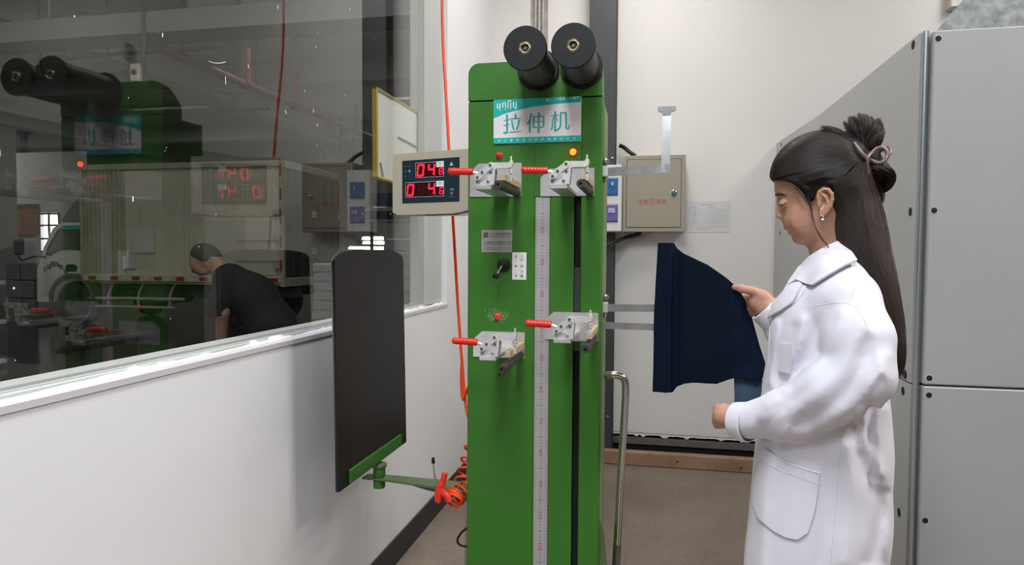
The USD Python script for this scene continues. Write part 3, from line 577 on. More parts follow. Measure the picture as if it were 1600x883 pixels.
# toggle clamps on brackets
def clamp(pxr, pyb, H, dxm, dzm, lab, tilt=0.0):
    o = mp(pxr, pyb); W = 0.166; yf = -0.245
    T = lambda m: (tri(m)[0] + o, tri(m)[1])
    L = lambda x, z: (x + dxm, z + dzm)
    pl = prism([(-W, 0), (0, 0), (0, H), (-W + 0.028, H), (-W, H - 0.026)], 0.004, (0, 0, 0), (1, 0, 0), (0, 0, 1))
    c = obj('toggle_clamp', T(pl), 'plate_steel', mach, label=lab)
    obj('support_bar', T(box(-0.1 + dxm, -0.052 + dxm, yf, 0, dzm - 0.058, dzm - 0.0455, 0.0015)), 'plate_steel', c)
    X0, Z0 = dxm, dzm - 0.0455                          # foot of the clamp on its bar
    body = join(box(X0 - 0.1, X0 - 0.052, yf + 0.002, yf + 0.05, Z0, Z0 + 0.003), box(X0 - 0.098, X0 - 0.05, yf + 0.004, yf + 0.007, Z0, Z0 + 0.016, 0.001))
    ear = sg.Polygon([(-0.062, 0.0), (-0.046, 0.0), (-0.0425, 0.034), (-0.044, 0.057), (-0.050, 0.0625), (-0.058, 0.0625), (-0.0635, 0.056), (-0.066, 0.03)])
    for yy in (yf, yf + 0.026):
        body = join(body, prism(affinity.translate(ear, X0, Z0), 0.004, (0, yy + 0.004, 0), (1, 0, 0), (0, 0, 1)))
    obj('clamp_body', T(body), 'cast_metal', c)
    link = stroke([(X0 - 0.0915, Z0 + 0.021), (X0 - 0.078, Z0 + 0.035), (X0 - 0.056, Z0 + 0.050)], 0.016)
    obj('link', T(prism(link, 0.004, (0, yf - 0.001, 0), (1, 0, 0), (0, 0, 1))), 'cast_metal', c)
    obj('lever_arm', T(join(tube([(X0 - 0.150, yf + 0.006, Z0 + 0.038), (X0 - 0.104, yf + 0.006, Z0 + 0.036), (X0 - 0.080, yf + 0.006, Z0 + 0.028)], 0.0048, 8))), 'cast_metal', c)
    n = 40; hs = np.linspace(0, 1, n); prof = [(0, 0)] + [(0.0098 * min(1, (max(h, 0.004) * 16) ** 0.5, ((1.004 - h) * 30) ** 0.5) * (1 + 0.035 * math.sin(h * 52)), h * 0.076) for h in hs] + [(0, 0.076)]
    obj('handle', T(lathe(prof, (X0 - 0.181, yf + 0.006, Z0 + 0.0405), (1, 0, -0.035), 20)), 'red_grip', c, smooth=45, label='red moulded rubber grip')
    arm = sg.Polygon([(-0.062, 0.046), (-0.044, 0.041), (-0.040, 0.046), (-0.006, 0.046), (0.004, 0.050), (0.006, 0.062), (-0.04, 0.0625), (-0.058, 0.062)])
    obj('clamp_arm', T(prism(affinity.translate(arm, X0, Z0), 0.016, (0, yf + 0.022, 0), (1, 0, 0), (0, 0, 1))), 'cast_metal', c)
    for bx, bz in ((-0.0552, 0.0545), (-0.0545, 0.0345), (-0.0915, 0.021), (-0.078, 0.035)):
        obj('pivot_pin', T(lathe([(0, 0), (0.0042, 0), (0.0038, 0.0022), (0.0022, 0.0026), (0.0020, 0.0014), (0, 0.0014)], (X0 + bx, yf - 0.0045 - (0.001 if bx < -0.07 or bz > 0.05 else -0.0045), Z0 + bz), (0, -1, 0), 14)), 'screw_dark', c)
    for bx in (-0.092, -0.062):
        obj('foot_bolt', T(lathe([(0, 0), (0.0045, 0), (0.0045, 0.004), (0.003, 0.005), (0, 0.005)], (X0 + bx, yf + 0.001, Z0 + 0.007), (0, 0, 1), 6)), 'steel', c)
    sx, zt = X0, Z0 + 0.086
    sp = lathe([(0, 0), (0.0045, 0.0), (0.0045, 0.012), (0.0028, 0.013), (0.0028, 0.022), (0.0062, 0.022), (0.0062, 0.029), (0.0075, 0.0295), (0.0075, 0.032), (0.0042, 0.033), (0.0042, 0.047), (0.0075, 0.0475), (0.0075, 0.05), (0.0062, 0.0505), (0.0062, 0.057), (0.0028, 0.058), (0.0028, 0.07), (0, 0.0705)], (sx, yf + 0.014, Z0 + 0.010), (0, 0, 1), 12)
    obj('spindle', T(sp), 'cast_metal', c)
    rz, rxx = 0.0095, -0.0135
    obj('rubber_rod', T(join(lathe([(0.004, yf - 0.028), (0.0112, yf - 0.028), (0.0118, yf - 0.026), (0.0118, 0), (0, 0)], (rxx, 0, rz), (0, 1, 0), 28))), 'dark_rubber', c, smooth=40)
    obj('rod_core', T(lathe([(0, yf - 0.026), (0.0042, yf - 0.026), (0.0042, yf - 0.0285), (0.003, yf - 0.029)], (rxx, 0, rz), (0, 1, 0), 14)), 'black_gap', c)
    pad0 = 0.024 + tilt
    obj('wood_pad', T(box(rxx - 0.004 + tilt * 0.3, rxx + 0.012 + tilt * 0.3, yf + 0.012, -0.012, pad0, pad0 + 0.018, 0.0012)), 'wood_pad', c)
clamp(815, 307, 0.104, 0.014, 0.057, 'upper left toggle clamp')
clamp(928.6, 306, 0.084, -0.001, 0.057, 'upper right toggle clamp beside the amber lamp')
clamp(819.8, 560, 0.082, 0.015, 0.085, 'lower left toggle clamp, the lowest', 0.012)
clamp(934.6, 532.5, 0.086, -0.004, 0.078, 'lower right toggle clamp across the ruler', 0.008)
for z in (0.02,):
    obj('carriage_block', box(rx[2] - 0.03, rx[3] + 0.03, MY - 0.001, MY + 0.008, mp(901, 534)[2], mp(901, 490)[2], 0.001), 'steel', mach)
# ------------------------------------------------------------------ digital display beside the machine
da, db_, dc = on_y(613.5, 241.5, 2.29), on_y(731.5, 233.5, 2.21), on_y(614, 334, 2.29)
du = db_ - da; du[2] = 0; DW = np.linalg.norm(du) + 0.004; du /= np.linalg.norm(du); dv = np.array([0, 0, 1.0]); DH = da[2] - dc[2]; do = np.array([da[0], da[1], dc[2]])
dn = np.cross(du, dv)                                    # towards the viewer (u x v)
ds = thing('digital_display', 'beige digital display with red glowing digits at the left side of the green machine', 'display', do)
case = sg.Polygon([(0, 0.004), (0.012, 0.0), (0.02, -0.005), (DW - 0.07, -0.005), (DW - 0.03, 0.0), (DW, 0.006), (DW, DH), (0, DH)]).buffer(-0.003).buffer(0.003)
obj('case', prism(case, 0.085, do - dn * 0.085, du, dv), 'beige_plastic', ds)
obj('foot_strip', prism(sg.Polygon([(DW * 0.42, -0.010), (DW * 0.83, -0.010), (DW, 0.0), (DW, 0.006), (DW * 0.80, -0.004), (DW * 0.42, -0.004)]), 0.05, do - dn * 0.06, du, dv), 'plate_steel', ds)
D = lambda x, y: ((x - 85) / 880 * DW, (815 - (x - 85) * 0.002 - y) / (815 - 90) * DH)   # from the crop of the display
def DD(x, y): # removes the slant of the crop
    return ((x - 85) / 880 * DW, DH * (1 - (y - (115 - (x - 85) * 0.057)) / (700 + (x - 85) * 0.050)))
def on_d(name, shp, m, par, d=0.0004, lift=0.0, **k): return obj(name, prism(shp, d, do + dn * lift, du, dv), m, par, **k)
quad = lambda x0, y0, x1, y1: sg.Polygon([DD(x0, y1), DD(x1, y1), DD(x1, y0), DD(x0, y0)])
fp = sg.box(*(DD(203, 695)), *(DD(860, 160)))
pn = on_d('front_panel', fp, 'panel_navy', ds, 0.0012, 0.0)
def seg7(ch, x, y, w, h, sl=0.10, t=0.21):
    """Seven-segment digit as shapes (lit, unlit) with lower left x, y."""
    lit = {'0': 'abcdef', '4': 'bcfg', '8': 'abcdefg', '6': 'acdefg', ' ': ''}[ch]; k = t * w * 1.15; g = k * 0.12
    R_ = {'a': (g + k * .4, h - k, w - g - k * .4, h), 'd': (g + k * .4, 0, w - g - k * .4, k), 'g': (g + k * .4, h / 2 - k / 2, w - g - k * .4, h / 2 + k / 2), 'f': (0, h / 2 + g, k, h - g - k * .3), 'b': (w - k, h / 2 + g, w, h - g - k * .3), 'e': (0, g + k * .3, k, h / 2 - g), 'c': (w - k, g + k * .3, w, h / 2 - g)}
    sh = lambda r: affinity.translate(affinity.affine_transform(sg.box(*r).buffer(-k * 0.12).buffer(k * 0.12), [1, sl, 0, 1, 0, 0]), x, y)
    return [sh(R_[s]) for s in lit], [sh(R_[s]) for s in 'abcdefg' if s not in lit]
for wx0, wy0, wx1, wy1, digs in ((362, 205, 688, 397, (('0', 372, 388, 88, 152, 's'), ('4', 500, 378, 84, 145, 's'), ('8', 628, 374, 46, 84, 's'))), (242, 437, 690, 627, (('0', 252, 617, 88, 152, 's'), (' ', 388, 612, 76, 140, 's'), ('4', 502, 605, 84, 145, 's'), ('6', 636, 606, 44, 84, 's')))):
    x0, y0 = DD(wx0, wy1); x1, y1 = DD(wx1, wy0)
    fr = on_d('digit_window', sg.box(x0, y0, x1, y1), 'sticker_white', pn, 0.0006, 0.0012, label='pale framed window with red digits'); fz = 0.0018
    on_d('window_face', sg.box(x0 + 0.0012, y0 + 0.0012, x1 - 0.0012, y1 - 0.0012), 'led_window', pn, 0.0003, fz)
    kx, ky = DW / 880, DH / 720
    for ch, x, y, w, h, _ in digs:
        X, Y = x0 + (x - wx0) * kx, y0 + max(0.003, (wy1 - y) * ky); lit, off = seg7(ch, X, Y, w * kx, h * ky)
        if lit: on_d('digit', sg.MultiPolygon(lit), 'led_red', pn, 0.0003, fz + 0.0003, kind='stuff')
        if off: on_d('unlit_segments', sg.MultiPolygon(off), 'led_off', pn, 0.0002, fz + 0.0003, kind='stuff')
        if ch == '4': on_d('decimal_point', circle(X + w * kx * 1.02, Y + 0.0024, 0.0026, 14), 'led_red', pn, 0.0003, fz + 0.0003)
    lx0, ly0 = DD(605, wy0 + 70); lx1, ly1 = DD(685, wy0 - 2)
    on_d('unit_tag', sg.box(lx0, ly0, lx1, ly1), 'sticker_white', pn, 0.0006, fz + 0.0003)
    tg = [centred(glyphs('拉伸' if wy0 < 300 else '长度', 0.0062, True, 36), (lx0 + lx1) / 2, ly0 + (ly1 - ly0) * 0.65), centred(glyphs('N' if wy0 < 300 else 'CM', 0.0045, False, 36), (lx0 + lx1) / 2, ly0 + (ly1 - ly0) * 0.25)]
    on_d('unit_lettering', sg.MultiPolygon([p for g in tg for p in getattr(g, 'geoms', [g])]), 'grey_ink', pn, 0.0002, fz + 0.0009, kind='stuff')
def dot(x, y, r, m, nm): X, Y = DD(x, y); on_d(nm, circle(X, Y, r, 20), m, pn, 0.0008, 0.0012)
dot(292, 315, 0.0044, 'key_teal', 'teal_key'); dot(290, 256, 0.0014, 'key_grey', 'status_light'); dot(292, 374, 0.0016, 'lips', 'status_light'); dot(778, 587, 0.0050, 'key_grey', 'reset_ring'); 
X, Y = DD(778, 587); on_d('reset_key', circle(X, Y, 0.0040, 20), 'panel_navy', pn, 0.0004, 0.0020); on_d('reset_key', circle(X, Y, 0.0032, 20), 'red_plastic', pn, 0.0010, 0.0022)
on_d('arrow_key', sg.Polygon([DD(773, 212), DD(750, 260), DD(796, 260)]), 'key_grey', pn, 0.0006, 0.0012)
tx = [centred(glyphs(t, s, True, 36), *DD(x, y)) for t, s, x, y in (('清零', 0.0075, 780, 540), ('单', 0.004, 245, 256), ('双', 0.004, 245, 318), ('停', 0.004, 245, 376), ('▪', 0.006, 745, 285), ('▪', 0.006, 805, 283), ('▪', 0.005, 775, 378))]
tx.append(stroke([DD(748, 630), DD(815, 628)], 0.0006))
on_d('panel_lettering', sg.MultiPolygon([p for g in tx for p in getattr(g, 'geoms', [g])]), 'key_grey', pn, 0.0003, 0.0012, kind='stuff')
obj('mounting_bracket', box(MX0 - 0.06, MX0 - 0.001, MB - 0.03, MB - 0.01, do[2] + 0.04, do[2] + 0.12, 0.002), 'green_enamel', ds)
# ------------------------------------------------------------------ black pressing board on its swing arm
BX = -0.928
y0, y1 = on_x(526.5, 500, BX)[1], on_x(632.5, 500, BX)[1]; zb, zt = on_x(634.5, 691, BX)[2], on_x(577, 390.5, BX)[2]
yb = [on_x(523, 450, BX)[1], on_x(529.5, 768, BX)[1], on_x(635, 692, BX)[1], on_x(630, 440, BX)[1]]
zs = zt - 0.040
prof = [(yb[1], zb), (yb[2], zb), (yb[3], zs - 0.01)]
n = 28
for t in np.linspace(0, math.pi, n): # squarish domed top
    c, s = math.cos(t), math.sin(t); ym, hw = (yb[0] + yb[3]) / 2, (yb[3] - yb[0]) / 2
    prof.append((ym + hw * np.sign(c) * abs(c) ** 0.62, zs + 0.040 * abs(s) ** 0.75))
prof.append((yb[0], zs - 0.01))
bd = thing('pressing_board', 'tall black board with domed top on a green arm before the left wall', 'board', (BX, (y0 + y1) / 2, zb))
obj('board', prism(sg.Polygon(prof).buffer(-0.004).buffer(0.004), 0.010, (BX - 0.010, 0, 0), (0, 1, 0), (0, 0, 1)), 'board_black', bd, smooth=30)
obj('edge_band', prism(sg.Polygon(prof).difference(sg.Polygon(prof).buffer(-0.0035)), 0.004, (BX - 0.0115, 0, 0), (0, 1, 0), (0, 0, 1)), 'board_edge', bd, smooth=30)
a0, a1, a2 = on_x(548.5, 736, BX + 0.008), on_x(627.5, 682, BX + 0.008), on_x(549, 757, BX + 0.008)
bh = a0[2] - a2[2]
obj('bracket', box(BX, BX + 0.009, a0[1], a1[1], zb + 0.006, zb + 0.006 + bh, 0.001), 'green_enamel', bd)
for t in (0.13, 0.38, 0.66, 0.90):
    obj('bolt', lathe([(0, 0), (0.004, 0), (0.004, 0.002), (0, 0.002)], (BX + 0.009, a0[1] + (a1[1] - a0[1]) * t, zb + 0.012 + bh * 0.45), (1, 0, 0), 10), 'olive_green', bd)
pv = on_y(591, 748, (y0 + y1) / 2 + 0.03); pz = on_y(600, 744, pv[1])[2]
pv[0] = BX + 0.002; PT = zb - 0.001 - pz
obj('pivot_cap', lathe([(0, 0), (0.024, 0), (0.026, 0.003), (0.026, 0.011), (0.024, 0.014), (0, 0.014)], (pv[0], pv[1], pz + PT - 0.014), (0, 0, 1), 32), 'olive_green', bd, smooth=30)
obj('pivot_boss', lathe([(0, 0), (0.019, 0), (0.021, 0.006), (0.021, PT - 0.012), (0, PT - 0.012)], (pv[0], pv[1], pz - 0.001), (0, 0, 1), 28), 'green_enamel', bd, smooth=30)
obj('pivot_nut', lathe([(0, 0), (0.020, 0.0), (0.0205, 0.004), (0.0205, 0.028), (0, 0.028)], (pv[0], pv[1], pz - 0.041), (0, 0, 1), 10), 'green_enamel', bd)
am = prism([(pv[0] - 0.055, pv[1] - 0.020), (pv[0] + 0.03, pv[1] - 0.026), (MX0 - 0.001, MY + 0.035), (MX0 - 0.001, MY + 0.125), (pv[0], pv[1] + 0.026), (pv[0] - 0.05, pv[1] + 0.02)], 0.007, (0, 0, pz - 0.010), (1, 0, 0), (0, 1, 0))
obj('swing_arm', am, 'olive_green', bd)
ra_, rb_ = np.array([pv[0] + 0.10, pv[1] - 0.020 + 0.004, pz - 0.0100]), np.array([MX0 - 0.001, MY + 0.039, pz - 0.0100]); rd_ = rb_ - ra_; rL = np.linalg.norm(rd_); rd_ /= rL
obj('arm_rib', prism([(0, 0), (0, -0.004), (rL * .35, -0.014), (rL, -0.024), (rL, 0)], 0.006, ra_ + np.array([0, .006, 0]), rd_, (0, 0, 1)), 'green_enamel', bd)
# ------------------------------------------------------------------ red air hose, coiled hose, blow gun
hp = [(690.5, -60, 2.52), (690.5, -30, 2.52), (692, 60, 2.52), (697, 150, 2.51), (703, 260, 2.5), (710, 380, 2.5), (717, 500, 2.48), (723, 580, 2.46), (729, 640, 2.44), (737, 662, 2.42), (752, 668, 2.40)]
pts = spline([on_y(*q) for q in hp], 60); pts = np.vstack([[pts[0][0], pts[0][1], CEIL - 0.002], pts])
ah = thing('air_hose', 'thin red air hose hanging down behind the digital display left of the green machine', 'hose', pts[0])
obj('hose', tube(pts, 0.0055, 10), 'red_hose', ah, smooth=50)
cb = [on_y(*q) for q in ((722, 560, 2.46), (721, 600, 2.45), (724, 625, 2.44), (731, 607, 2.42), (742, 596, 2.40))]
obj('return_loop', tube(spline(cb, 30), 0.0052, 10), 'red_hose', ah, smooth=50)
def coil(path, R0, turns, n=24, ph=0.0):
    p = spline(path, turns * n); t = np.gradient(p, axis=0); t /= np.linalg.norm(t, axis=1, keepdims=True); out = []
    a0_, _ = frame(t[0])
    for i in range(len(p)):
        a0_ = a0_ - t[i] * (a0_ @ t[i]); a0_ /= np.linalg.norm(a0_); b0 = np.cross(t[i], a0_); g = 2 * math.pi * i / n + ph
        out.append(p[i] + R0 * (math.cos(g) * a0_ + math.sin(g) * b0))
    return np.array(out)
YH = 2.12
cq = lambda *l: [on_y(*q) for q in l]
up = coil(cq((738, 698, 2.40), (731, 720, 2.38), (726, 738, 2.36), (722, 752, 2.34), (720, 762, 2.32)), 0.026, 4)
lo = coil(cq((704, 788, YH - .01), (710, 778, YH + 0.01), (717, 770, YH + 0.03), (727, 764, YH + 0.05)), 0.030, 6, ph=1.0)
lo = lo + 0.007 * np.stack([np.sin(np.arange(len(lo)) / 17.0), np.cos(np.arange(len(lo)) / 23.0), np.sin(np.arange(len(lo)) / 29.0 + 1)], 1)
ch = thing('coiled_hose', 'springy red coiled air hose looped around the green arm', 'hose', lo[0])
obj('upper_coil', tube(up, 0.0044, 9), 'red_hose', ch, smooth=50); obj('lower_coil', tube(lo, 0.0044, 9), 'red_hose', ch, smooth=50)
obj('link', tube(spline([up[-1], up[-1] + [0.0, -0.03, -0.03], lo[-1] + [0.02, 0.03, 0.01], lo[-1]], 16), 0.0044, 9), 'red_hose', ch, smooth=50)
G = lambda x, y, dy=0.0: on_y(x, y, YH - 0.02 + dy)
bg = thing('blow_gun', 'red air blow gun with a thin steel nozzle hanging at the green arm', 'air gun', G(686, 770))
obj('body', tube(spline([G(695, 739), G(692, 752), G(687, 764), G(686, 776), G(684, 784)], 24), [0.010] * 8 + [0.013] * 10 + [0.011] * 6, 12), 'red_plastic', bg, smooth=50)
obj('grip', tube(spline([G(688, 762), G(693, 770), G(699, 776), G(703, 783)], 16), np.linspace(0.013, 0.011, 16), 12), 'red_plastic', bg, smooth=50)
obj('trigger', tube(spline([G(683, 764, -.01), G(681, 774, -.012), G(682, 782, -.01)], 10), 0.005, 8), 'red_plastic', bg, smooth=50)
obj('nozzle', tube(spline([G(685, 762), G(680, 748), G(677.5, 735), G(677, 722)], 20), 0.0030, 8), 'chrome', bg, smooth=50)
obj('nozzle_tip', tube([G(677, 724), G(676.8, 718), G(676.6, 715)], [0.0055, 0.0055, 0.004], 10), 'black_rubber', bg, smooth=50)
# ------------------------------------------------------------------ grey rail post and black cable at the left foot of the machine
rp = thing('rail_post', 'slim grey metal strip standing behind the left foot of the machine', 'post', on_z(722, 900, 0))
r0 = on_y(729, 790, 2.6); obj('strip', prism([(0, 0), (0.016, 0), (0.022, 0.62), (0.012, 0.62)], 0.012, (r0[0] - 0.010, 2.612, 0.0), (1, 0, 0), (0, 0, 1)), 'aluminium', rp)
cb = thing('power_cable', 'black cable looping out low beside the left side of the green machine', 'cable', on_y(730, 850, 2.3))
obj('cable', tube(spline(cq((737, 822, 2.3), (726, 828, 2.3), (717, 838, 2.3), (715, 847, 2.3), (722, 853, 2.3), (736, 853, 2.3)), 40), 0.004, 8), 'black_cable', cb, smooth=50)
# ------------------------------------------------------------------ measuring arms on the right side of the machine
def hook_bar(name, label, path, w, t, tbar=None, knuckle=True):
    h = thing(name, label, 'arm', path[0])
    for i in range(len(path) - 1):
        a, b = np.array(path[i]), np.array(path[i + 1]); d = b - a; L = np.linalg.norm(d); d /= L; n_ = np.cross(d, [0, 1.0, 0]); n_ /= np.linalg.norm(n_)
        if n_[2] < -0.01 or (abs(n_[2]) < 0.01 and n_[0] > 0): n_ = -n_
        e = w / 2 if i else 0
        m = prism(rrect(-e, -w / 2, L + (w / 2 if i < len(path) - 2 else 0), w / 2, 0.0015), t, a + np.array([0, t / 2, 0]) * (1 if np.cross(d, n_)[1] < 0 else -1), d, n_)
        obj('bar', m, 'satin_bar', h)
    if tbar is not None: obj('tee_end', tbar, 'satin_bar', h)
    a = np.array(path[0])
    if knuckle:
        obj('clamp_block', box(a[0] - 0.008, a[0] + 0.014, a[1] - 0.012, a[1] + 0.02, a[2] - 0.016, a[2] + 0.018, 0.003), 'cast_metal', h)
        obj('thumb_screw', lathe([(0, 0), (0.005, 0), (0.005, 0.012), (0.010, 0.013), (0.010, 0.022), (0.004, 0.026), (0, 0.026)], (a[0] + 0.004, a[1] + 0.002, a[2] + 0.016), (0.15, 0, 1), 12), 'steel', h, smooth=30)
        obj('thumb_screw', lathe([(0, 0), (0.006, 0), (0.006, 0.014), (0.004, 0.017), (0, 0.017)], (a[0] + 0.004, a[1] + 0.002, a[2] - 0.015), (0, 0, -1), 8), 'steel', h)
    return h
t0 = on_y(1042, 172, 2.13)
hook_bar('measuring_arm', 'bright metal L-shaped arm with a T end above the electrical box', [on_y(943, 269, 2.15), on_y(1040, 264, 2.12), on_y(1042, 176, 2.13)], 0.026, 0.006,
         prism([(-0.027, 0.010), (-0.027, -0.001), (-0.022, -0.004), (-0.014, -0.006), (-0.011, -0.016), (0.011, -0.016), (0.014, -0.006), (0.022, -0.004), (0.027, -0.001), (0.027, 0.010)], 0.012, t0 + np.array([0, 0.006, 0]), (1, 0, 0), (0, 0, 1)))
b0 = on_y(1042, 482, 2.2)
hook_bar('measuring_arm', 'upper of two flat metal bars reaching from the machine to the navy cloth', [on_y(943, 481, 2.17), on_y(1047, 482, 2.175), on_y(1047, 395, 2.175)], 0.023, 0.006)
hook_bar('measuring_arm', 'lower of two flat metal bars reaching from the machine to the navy cloth', [on_y(943, 508.5, 2.18), on_y(1047, 512, 2.185), on_y(1047, 600, 2.185)], 0.021, 0.006, knuckle=False)
# ------------------------------------------------------------------ bent steel tube beside the machine
gp = [on_y(936, 586, 2.35), on_y(952, 586, 2.25), on_y(966, 586.5, 2.25), on_y(975, 592, 2.25), on_y(977.5, 603, 2.25), on_y(977, 625, 2.25), on_y(970, 745, 2.25)]; g1 = on_y(964.5, 850, 2.25); gb = g1 + (g1 - np.array(gp[-1])) * 1.9
hr = thing('handrail', 'shiny bent steel tube standing to the right of the green machine', 'rail', (g1[0], g1[1], 0))
gpp = np.vstack([spline(gp[:6], 30), gp[6:], [g1]]); obj('tube', tube(gpp, 0.0125, 18), 'chrome', hr, smooth=40)
gb[2] = 0.0; obj('leg_sleeve', tube([g1, g1 + (gb - g1) * 0.5, gb], 0.0135, 18), 'dark_tube', hr, smooth=40)
obj('foot', lathe([(0, 0), (0.04, 0), (0.04, 0.006), (0.016, 0.01), (0, 0.01)], gb, (0, 0, 1), 24), 'dark_tube', hr, smooth=30)
# ------------------------------------------------------------------ electrical boxes on the back wall
EY = 4.46
e0, e1, e2, e3 = on_y(976, 243, EY), on_y(1072.3, 242, EY), on_y(970.5, 361, EY), on_y(1069, 363.5, EY)
ex0, ex1, ez0, ez1 = (e0[0] + e2[0]) / 2, (e1[0] + e3[0]) / 2, (e2[2] + e3[2]) / 2, (e0[2] + e1[2]) / 2
eb = thing('electrical_box', 'khaki metal electrical box with a red danger marking on the back wall', 'electrical box', ((ex0 + ex1) / 2, YB, (ez0 + ez1) / 2))
obj('body', box(ex0, ex1, EY, YB - 0.001, ez0, ez1, 0.003), 'khaki_metal', eb)
EU = lambda x: ex0 + (x - 190) / (722 - 190) * (ex1 - ex0)
EV = lambda y: ez1 - (y - 125) / (785 - 125) * (ez1 - ez0)
obj('door_gap', box(EU(218), EU(690), EY - 0.0006, EY + 0.001, EV(750), EV(157)), 'khaki_groove', eb)
door = obj('door', box(EU(224), EU(685), EY - 0.004, EY, EV(745), EV(163), 0.0015), 'khaki_metal', eb)
lk = (EU(625), EY - 0.004, EV(455))
lo_ = obj('lock', lathe([(0, 0), (0.021, 0), (0.021, 0.003), (0.016, 0.006), (0.011, 0.006), (0.010, 0.014), (0, 0.014)], lk, (0, -1, 0), 24), 'lock_chrome', eb, smooth=30)
obj('key_slot', lathe([(0, 0.0142), (0.0055, 0.0142), (0, 0.015)], lk, (0, -1, 0), 12), 'blue_cover', lo_)
tx = [centred(glyphs(c, 0.036, True, 56), EU(x), EV(y)) for c, x, y in (('注', 340, 528), ('意', 387, 527), ('安', 499, 524), ('全', 545, 522))]
tx += [circle(EU(441), EV(525), 0.0205, 32).difference(circle(EU(441), EV(525), 0.0175, 32)), affinity.translate(sg.Polygon([(0.003, 0.014), (-0.008, -0.002), (-0.001, -0.001), (-0.004, -0.014), (0.008, 0.003), (0.001, 0.002)]), EU(441), EV(525))]
obj('danger_marking', prism(sg.MultiPolygon([p for g in tx for p in getattr(g, 'geoms', [g])]), 0.0003, (0, EY - 0.004, 0), (1, 0, 0), (0, 0, 1)), 'red_ink', door, label='red danger lettering with a lightning sign', kind='stuff')
obj('maker_stamp', prism(rrect(EU(598), EV(728), EU(660), EV(700), 0.004).difference(rrect(EU(601), EV(725), EU(657), EV(703), 0.003)), 0.0006, (0, EY - 0.004, 0), (1, 0, 0), (0, 0, 1)), 'khaki_metal', door)
IY = 4.36
i0, i1 = on_y(930, 258, IY), on_y(973.5, 362, IY); it = on_y(960, 257.5, IY)[2]; ib = on_y(960, 361.5, IY)[2]
en = thing('breaker_enclosure', 'ivory plastic breaker enclosure with blue and violet covers left of the khaki box', 'electrical box', ((i0[0] + i1[0]) / 2, 4.43, (it + ib) / 2))
obj('case', box(i0[0], i1[0] - 0.012, IY, 4.488, ib, it, 0.004), 'ivory_plastic', en)
for k_, (pa, pb, m_) in enumerate((((939, 278), (965.5, 305.5), 'blue_cover'), ((939, 319.5), (965, 347), 'violet_cover'))):
    a, b = on_y(*pa, IY), on_y(*pb, IY)
    fr_ = obj('window_frame', box(a[0], b[0], IY - 0.006, IY, b[2], a[2], 0.002), 'blue_rim', en)
    obj('cover', box(a[0] + 0.004, b[0] - 0.004, IY - 0.010, IY - 0.005, b[2] + 0.004, a[2] - 0.004, 0.003), m_, en, label='glossy %s cover' % ('blue' if k_ == 0 else 'violet'))
    if k_: obj('breaker_switch', join(box(b[0] - 0.060, b[0] - 0.016, IY - 0.016, IY - 0.009, b[2] + 0.055, b[2] + 0.088, 0.002), box(b[0] - 0.046, b[0] - 0.034, IY - 0.021, IY - 0.015, b[2] + 0.062, b[2] + 0.076, 0.002)), 'switch_lilac', en)
    else: obj('breaker_switch', box(b[0] - 0.042, b[0] - 0.028, IY - 0.017, IY - 0.009, b[2] + 0.06, b[2] + 0.084, 0.004), 'key_grey', en)
wc = lambda *l: spline([on_y(*q) for q in l], 40)
ci = thing('power_cable', 'thick black cable bending into the top of the khaki electrical box', 'cable', on_y(985, 235, 4.55))
obj('cable', tube(wc((967.5, 227, 4.6), (970, 228, 4.6), (976, 231, 4.57), (983, 237, 4.55), (993, 244, 4.55)), 0.013, 12), 'black_cable', ci, smooth=50)
ci = thing('power_cable', 'thick black cable leaving the bottom of the khaki electrical box', 'cable', on_y(975, 372, 4.55))
obj('cable', tube(wc((1002, 363, 4.55), (994, 367, 4.55), (980, 371, 4.55), (966, 376, 4.46), (952, 381, 4.40), (944, 388, 4.40)), 0.013, 12), 'black_cable', ci, smooth=50)
for q in (((1024, 358), (1010, 364), (990, 368)), ((1018, 358), (1004, 367), (986, 371))):
    obj('wire', tube(wc(*[(x, y + 3, 4.6) for x, y in q]), 0.004, 8), 'wood_pad', ci, smooth=50)
PY = YB - 0.0022
p0, p1, p2, p3 = on_y(1073.5, 314, PY), on_y(1142.5, 314.2, PY), on_y(1070.5, 363, PY), on_y(1140, 365.5, PY)
pw, ph_ = p1[0] - p0[0], p0[2] - p2[2]; pu = (p1 - p0) / np.linalg.norm(p1 - p0); pv_ = (p0 - p2) / np.linalg.norm(p0 - p2); pv_[1] = 0; pu[1] = 0
pp = thing('paper_notice', 'white printed form taped to the back wall right of the khaki box', 'paper', p2)
sh_ = obj('sheet', prism(sg.box(0, 0, pw, ph_), 0.0012, p2 + np.array([0, 0.0012, 0]), pu, pv_), 'paper', pp)
ln = [sg.box(pw * 0.05, ph_ * y, pw * 0.95, ph_ * y + 0.0012) for y in np.linspace(0.16, 0.74, 9)] + [sg.box(pw * x, ph_ * 0.16, pw * x + 0.0012, ph_ * 0.74) for x in (0.05, 0.18, 0.26)] + [sg.box(pw * x, ph_ * 0.16, pw * x + 0.0009, ph_ * 0.74) for x in np.linspace(0.5, 0.95, 14)]
ln += [centred(glyphs(t, s, True, 36), pw * x, ph_ * y) for t, s, x, y in (('设备点检表', 0.016, 0.45, 0.88), ('设备名称', 0.010, 0.15, 0.81), ('编号 年 月', 0.010, 0.58, 0.81), ('清', 0.012, 0.2, 0.62), ('洁', 0.012, 0.2, 0.56), ('检', 0.012, 0.2, 0.46), ('查', 0.012, 0.2, 0.3), ('备注 每日检查并记录', 0.009, 0.4, 0.10))]
obj('printing', prism(sg.MultiPolygon([p for g in ln for p in getattr(g, 'geoms', [g])]), 0.0003, p2 - np.array([0, 0.0001, 0]), pu, pv_), 'pale_ink', sh_, kind='stuff')
jb = thing('junction_box', 'small tan junction box high on the back wall above the cabinets', 'box', on_y(1490, 4, 4.6))
